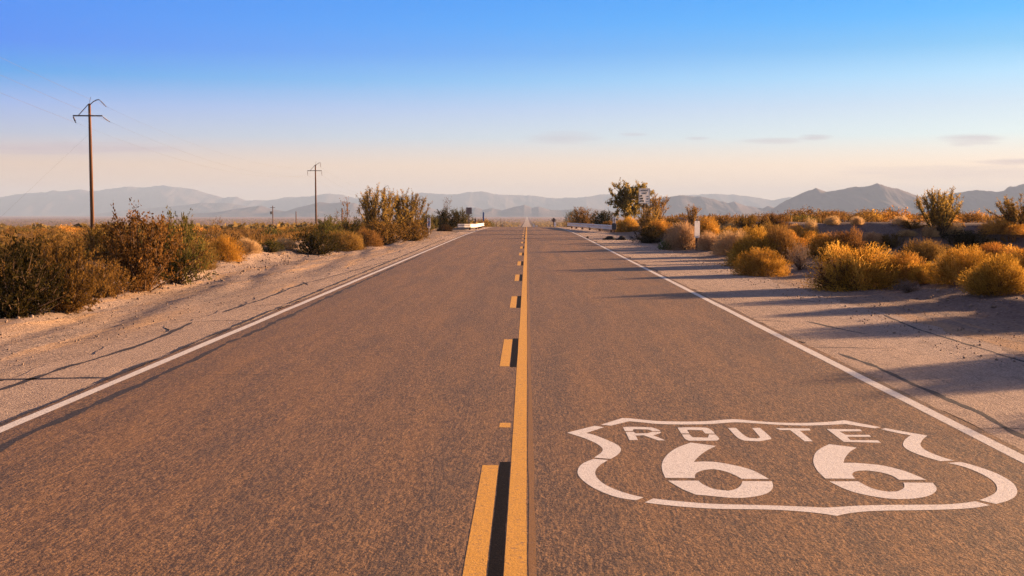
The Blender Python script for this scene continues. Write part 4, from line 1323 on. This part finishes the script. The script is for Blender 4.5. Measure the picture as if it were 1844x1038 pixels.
# fence posts across the left plain
rng = np.random.default_rng(3)
for i, px in enumerate([418, 424, 433, 441, 447, 452, 458, 464, 470, 477, 484, 497, 503, 509, 515, 522, 528, 540, 546, 552] + [861, 868, 876, 881, 888, 894, 902, 908]):
    Y = 215 if px < 600 else 240
    p = at_depth(px, Y + rng.uniform(-4, 4))
    hgt = (rng.uniform(1.1, 1.6) if px < 600 else rng.uniform(1.4, 2.2))
    m = MB(); m.tube([(0, 0, 0), (.0, 0, hgt * .5), (rng.uniform(-.04, .04), 0, hgt)], [.055, .05, .04], 6)
    o = m.build('fence_post', M['post_wood'], None, True); o.location = tuple(p - np.array([0, 0, .1]))
    if px < 600:
        tag(o, 'one of the thin wooden fence posts across the plain left of the second pole', 'fence post', 'fence posts on the left plain')
    else:
        tag(o, 'one of the thin posts beyond the white rail left of the far road', 'fence post', 'posts beyond the white guardrail')

# ------------------------------------------------------------------ guardrails
def guardrail(pts, label, hgt=.62, beam=.34, nposts=4, cap=None):
    """pts: ground points (x, y); W-profile beam on short wooden posts"""
    P = [Vector((x, y, float(H(x, y)))) for x, y in pts]
    o0 = P[0].copy()
    root = empty('guardrail', o0)
    tag(root, label, 'guardrail', 'white guardrails at the crest')
    prof = [(-.0, -.5), (.055, -.40), (.055, -.22), (.0, -.08), (.0, .08), (.055, .22), (.055, .40), (0, .5)]
    vs = []; n = len(prof); norms = []
    for i, p in enumerate(P):
        t = (P[min(i + 1, len(P) - 1)] - P[max(i - 1, 0)]); t.z = 0; t.normalize()
        nrm = Vector((t.y, -t.x, 0))
        if nrm.dot(Vector((0, 0, 0)) - p) < 0: nrm = -nrm
        norms.append(nrm)
        for (a, b) in prof:
            vs.append(p - o0 + nrm * a + Vector((0, 0, hgt + b * beam)))
    back = [v - norms[j // n] * .012 for j, v in enumerate(vs)]
    fs = []; L = len(vs)
    for i in range(len(P) - 1):
        for k in range(n - 1):
            q = (i * n + k, i * n + k + 1, (i + 1) * n + k + 1, (i + 1) * n + k)
            fs.append(q); fs.append(tuple(j + L for j in reversed(q)))
    m = MB(); m.add(vs + back, fs); m.build('rail_beam', M['rail_white'], root)
    seg = [0]
    for i in range(len(P) - 1): seg.append(seg[-1] + (P[i + 1] - P[i]).length)
    for j in range(nposts):
        s = seg[-1] * (j + .25) / nposts
        i = max(k for k in range(len(P) - 1) if seg[k] <= s + 1e-6)
        p = P[i].lerp(P[i + 1], (s - seg[i]) / (seg[i + 1] - seg[i]))
        m = MB(); m.box(tuple(p - o0 - norms[i] * .11 + Vector((0, 0, (hgt + .12) / 2 - .05))), (.16, .18, hgt + .12), 0)
        m.build('post', M['post_wood'], root, bevel=.01)
    return root

def gp2(px, Y): 
    q = at_depth(px, Y); return (q[0], q[1])
g1 = guardrail([gp2(824, 98), gp2(836, 98.3), gp2(847, 98.7), gp2(856, 99.5), gp2(863, 108), gp2(871, 124)], 'white guardrail at the left end of the crest, bent away from the road', .34, .32, 5)
g2 = guardrail([gp2(1104, 84), gp2(1085, 89), gp2(1060, 97), gp2(1040, 106), gp2(1022, 119)], 'long white guardrail along the right side of the crest', .36, .34, 6)
# flat end plate of the right rail
q = at_depth(1106, 83.6)
m = MB(); m.box((0, 0, .45), (.34, .03, .46)); o = m.build('end_plate', M['steel'], g2, bevel=.008)
o.location = (q[0] - g2.location.x, q[1] - g2.location.y, q[2] - g2.location.z)

# ------------------------------------------------------------------ signs and markers
def text_mesh(body, size, mat, name, parent, loc, align='CENTER'):
    cu = bpy.data.curves.new('t', 'FONT'); cu.body = body; cu.size = size; cu.extrude = .002
    cu.align_x = align; cu.offset = .004
    to = bpy.data.objects.new('t', cu); COL.objects.link(to)
    dg = bpy.context.evaluated_depsgraph_get(); dg.update()
    me = bpy.data.meshes.new_from_object(to.evaluated_get(dg))
    bpy.data.objects.remove(to); bpy.data.curves.remove(cu)
    me.materials.clear(); me.materials.append(mat)
    o = link(name, me, parent)
    o.location = loc; o.rotation_euler = (math.pi / 2, 0, 0)
    return o

# weight limit sign
Y = 75.0
p = at_depth(1160, Y); d = ray(1160, 367)
zb = CAM_H + ray(1160.5, 367)[2] / ray(1160.5, 367)[1] * Y - p[2]
W_, H_ = 25.0 / ppm(Y), 27.5 / ppm(Y)
sg = empty('weight_limit_sign', p, R(31))
tag(sg, 'white weight limit sign with three truck silhouettes right of the round tree', 'sign')
m = MB(); m.box((0, 0, zb + H_ / 2), (W_, .012, H_)); m.build('panel', M['panel_white'], sg, bevel=.003)
m = MB(); m.box((0, .05, (zb + H_ - .1) / 2), (.07, .06, zb + H_ - .1)); m.build('post', M['post_wood'], sg)
bw = .022; i_ = .018
m = MB()
for (cx_, cz_, sx, sz) in ((0, zb + H_ - i_ - bw / 2, W_ - 2 * i_, bw), (0, zb + i_ + bw / 2, W_ - 2 * i_, bw), (-W_ / 2 + i_ + bw / 2, zb + H_ / 2, bw, H_ - 2 * i_ - 2 * bw), (W_ / 2 - i_ - bw / 2, zb + H_ / 2, bw, H_ - 2 * i_ - 2 * bw)):
    m.box((cx_, -.0085, cz_), (sx, .004, sz))
m.build('border', M['ink'], sg)
text_mesh('WEIGHT', .165, M['ink'], 'lettering', sg, (0, -.009, zb + H_ * .80))
text_mesh('LIMIT', .165, M['ink'], 'lettering', sg, (0, -.009, zb + H_ * .62))
for j, (tx, L, cars) in enumerate((('13T', .20, 0), ('20T', .27, 1), ('26T', .34, 2))):
    zz = zb + H_ * (.455 - j * .165)
    text_mesh(tx, .115, M['ink'], 'lettering', sg, (W_ * .28, -.009, zz - .03))
    m = MB()
    x0 = -W_ / 2 + .07
    fr = lambda x, y, z: (x0 + x, -.0085 + z, zz + y)
    cab = [(0, 0), (.0, .035), (.025, .05), (.045, .085), (.075, .085), (.075, 0)]
    m.prism(cab, -.002, .002, fr)
    m.prism([(.083, .008), (.083, .098), (.083 + (L - .083) * (1 if cars == 0 else .97), .098), (L, .008)], -.002, .002, fr)
    for wx in ([.03, L - .04] if cars == 0 else [.03, .12, L - .08, L - .035]):
        m.prism([(wx + .02 * math.cos(a), -.008 + .02 * math.sin(a)) for a in np.linspace(0, 2 * math.pi, 10, endpoint=False)], -.0024, .0018, fr)
    m.build('truck_symbol', M['ink'], sg)

def marker(px, y_bot, y_ptop, y_pbot, wpx, label, panel_mat, post_mat, post_w=.06, stripe=None, Y=None, rz=0.0, cat='marker', nm='roadside_marker', slots=False):
    p = at(px, y_bot) if Y is None else at_depth(px, Y)
    Yd = p[1]; by = 376 + (CAM_H - p[2]) * ppm(Yd)
    zt = (by - y_ptop) / ppm(Yd); zl = (by - y_pbot) / ppm(Yd); wd = wpx / ppm(Yd)
    root = empty(nm, p, rz)
    tag(root, label, cat)
    m = MB(); m.box((0, .03, (zt - .05) / 2 - .1), (post_w, .05, zt - .05 + .2)); m.build('post', post_mat, root, bevel=.004)
    m = MB()
    rr = wd * .18
    poly = []
    for (cx_, cz_, a0) in ((wd / 2 - rr, zt - rr, 0), (-wd / 2 + rr, zt - rr, 90), (-wd / 2 + rr, zl + rr, 180), (wd / 2 - rr, zl + rr, 270)):
        for a in (0, 30, 60, 90):
            poly.append((cx_ + rr * math.cos(R(a0 + a)), cz_ + rr * math.sin(R(a0 + a))))
    m.prism(poly, -.006, .004, lambda x, y, z: (x, z, y))
    m.build('panel', panel_mat, root)
    if stripe:
        for (fz0, fz1, fw, mt, nm2) in stripe:
            m = MB(); z0 = zl + (zt - zl) * fz0; z1 = zl + (zt - zl) * fz1
            m.box((0, -.0085, (z0 + z1) / 2), (wd * fw, .004, z1 - z0)); m.build(nm2, mt, root)
    return root

marker(1255, 451, 398, 428.5, 12.0, 'white vertical marker panel on a brown post before the straw bushes', M['panel_white'], M['post_wood'], .085,
       [(.93, .955, .2, M['ink'], 'bolt'), (.05, .075, .2, M['ink'], 'bolt')], None, R(32))
marker(772.5, 422, 392.5, 411, 6.2, 'white marker with a blue stripe on a pale post at the left verge', M['panel_white'], M['panel_white'], .06,
       [(.12, .74, .5, M['blue'], 'stripe'), (.80, .98, .5, M['sign_back'], 'reflector')])
marker(1106, 418, 392, 409, 5.2, 'short white marker with a dark slot at the near end of the right rail', M['panel_white'], M['post_wood'], .07,
       [(.18, .9, .34, M['sign_back'], 'slot')], Y=85)

# back of a square sign left of the crest
def back_sign(px, Y, y_top, y_bot, wpx, label, diamond=False):
    p = at_depth(px, Y); by = 376 + (CAM_H - p[2]) * ppm(Y)
    zt = (by - y_top) / ppm(Y); zl = (by - y_bot) / ppm(Y); wd = wpx / ppm(Y)
    root = empty('road_sign', p, R(3)); tag(root, label, 'sign')
    m = MB()
    if diamond:
        c = (zt + zl) / 2; r = (zt - zl) / 2
        m.prism([(0, c - r), (r, c), (0, c + r), (-r, c)], -.006, .006, lambda x, y, z: (x, z, y))
    else:
        m.box((0, 0, (zt + zl) / 2), (wd, .014, zt - zl))
    m.build('panel', M['sign_back'], root)
    m = MB(); m.box((0, -.05, (zt - .1) / 2), (.10, .07, zt - .1)); m.build('post', M['post_wood'] if diamond else M['rock'], root)
    return root
back_sign(844.5, 125, 374, 386, 10.5, 'square sign seen from its dark back above the white rail')
back_sign(997, 165, 392, 401.5, 8, 'small brown diamond sign seen from behind right of the far road', True)
marker(999.5, 410, 400.5, 408, 3.4, 'tiny white post under the diamond sign', M['panel_white'], M['panel_white'], .08, Y=150)
marker(961.5, 410, 403.5, 409, 2.4, 'tiny white delineator right of the road at the crest, nearer to the lane', M['panel_white'], M['panel_white'], .08, Y=146)
marker(966.5, 410, 405.5, 409, 2.4, 'tiny white delineator right of the road at the crest, farther from the lane', M['panel_white'], M['panel_white'], .08, Y=147)
marker(870.5, 410, 382.5, 398, 2.4, 'thin blue post at the far end of the left white rail', M['blue'], M['sign_back'], .08, Y=128)
marker(856, 410, 394, 400, 2.6, 'short wooden stake behind the left white rail', M['post_wood'], M['post_wood'], .1, Y=122)
marker(904, 412, 404, 409, 2.2, 'tiny pale post left of the road at the crest', M['rock'], M['rock'], .08, Y=146)

# ------------------------------------------------------------------ tyre scraps on the right shoulder
def tyre_scrap(px, py, L, label, seed):
    p = at(px, py)
    rng = np.random.default_rng(seed)
    n = 16
    s = np.linspace(-.5, .5, n) * L
    zc = (.17 * np.cos(s / L * math.pi) ** 2 + .05 * fbm(s * 5, s * 0, seed, 2)) * min(1, L / .6) + .015
    wv = .12 * (1 - .6 * (np.abs(s) / (L / 2)) ** 3) * (1 + .4 * fbm(s * 7, s * 0 + 3, seed + 1, 2))
    vs = []
    for i in range(n):
        for (a, dz) in ((-1, 0), (-.4, .03), (.4, .03), (1, 0)):
            vs.append((s[i], a * wv[i], zc[i] + dz))
    top = len(vs)
    vs += [(x, y, -.02) for x, y, z in vs]
    fs = []
    for i in range(n - 1):
        for k in range(3):
            q = (i * 4 + k, i * 4 + k + 1, i * 4 + 5 + k, i * 4 + 4 + k)
            fs += [q, tuple(j + top for j in reversed(q))]
    for i in range(n - 1):
        fs.append((i * 4, (i + 1) * 4, (i + 1) * 4 + top, i * 4 + top))
        fs.append((i * 4 + 3, i * 4 + 3 + top, (i + 1) * 4 + 3 + top, (i + 1) * 4 + 3))
    m = MB(); m.add(vs, fs)
    o = m.build('tyre_scrap', M['rubber'], None, True)
    o.location = tuple(p); o.rotation_euler = (0, 0, R(6) * seed)
    tag(o, label, 'tyre scrap', 'scraps of tyre on the right shoulder')
tyre_scrap(1098, 432, .75, 'curled black strip of tyre on the right shoulder, nearer to the white line', 1)
tyre_scrap(1120, 432.5, .65, 'curled black strip of tyre on the right shoulder, nearer to the dark bush', 2)
tyre_scrap(1058, 428.5, .12, 'tiny black scrap of tyre beside the right edge line', 3)
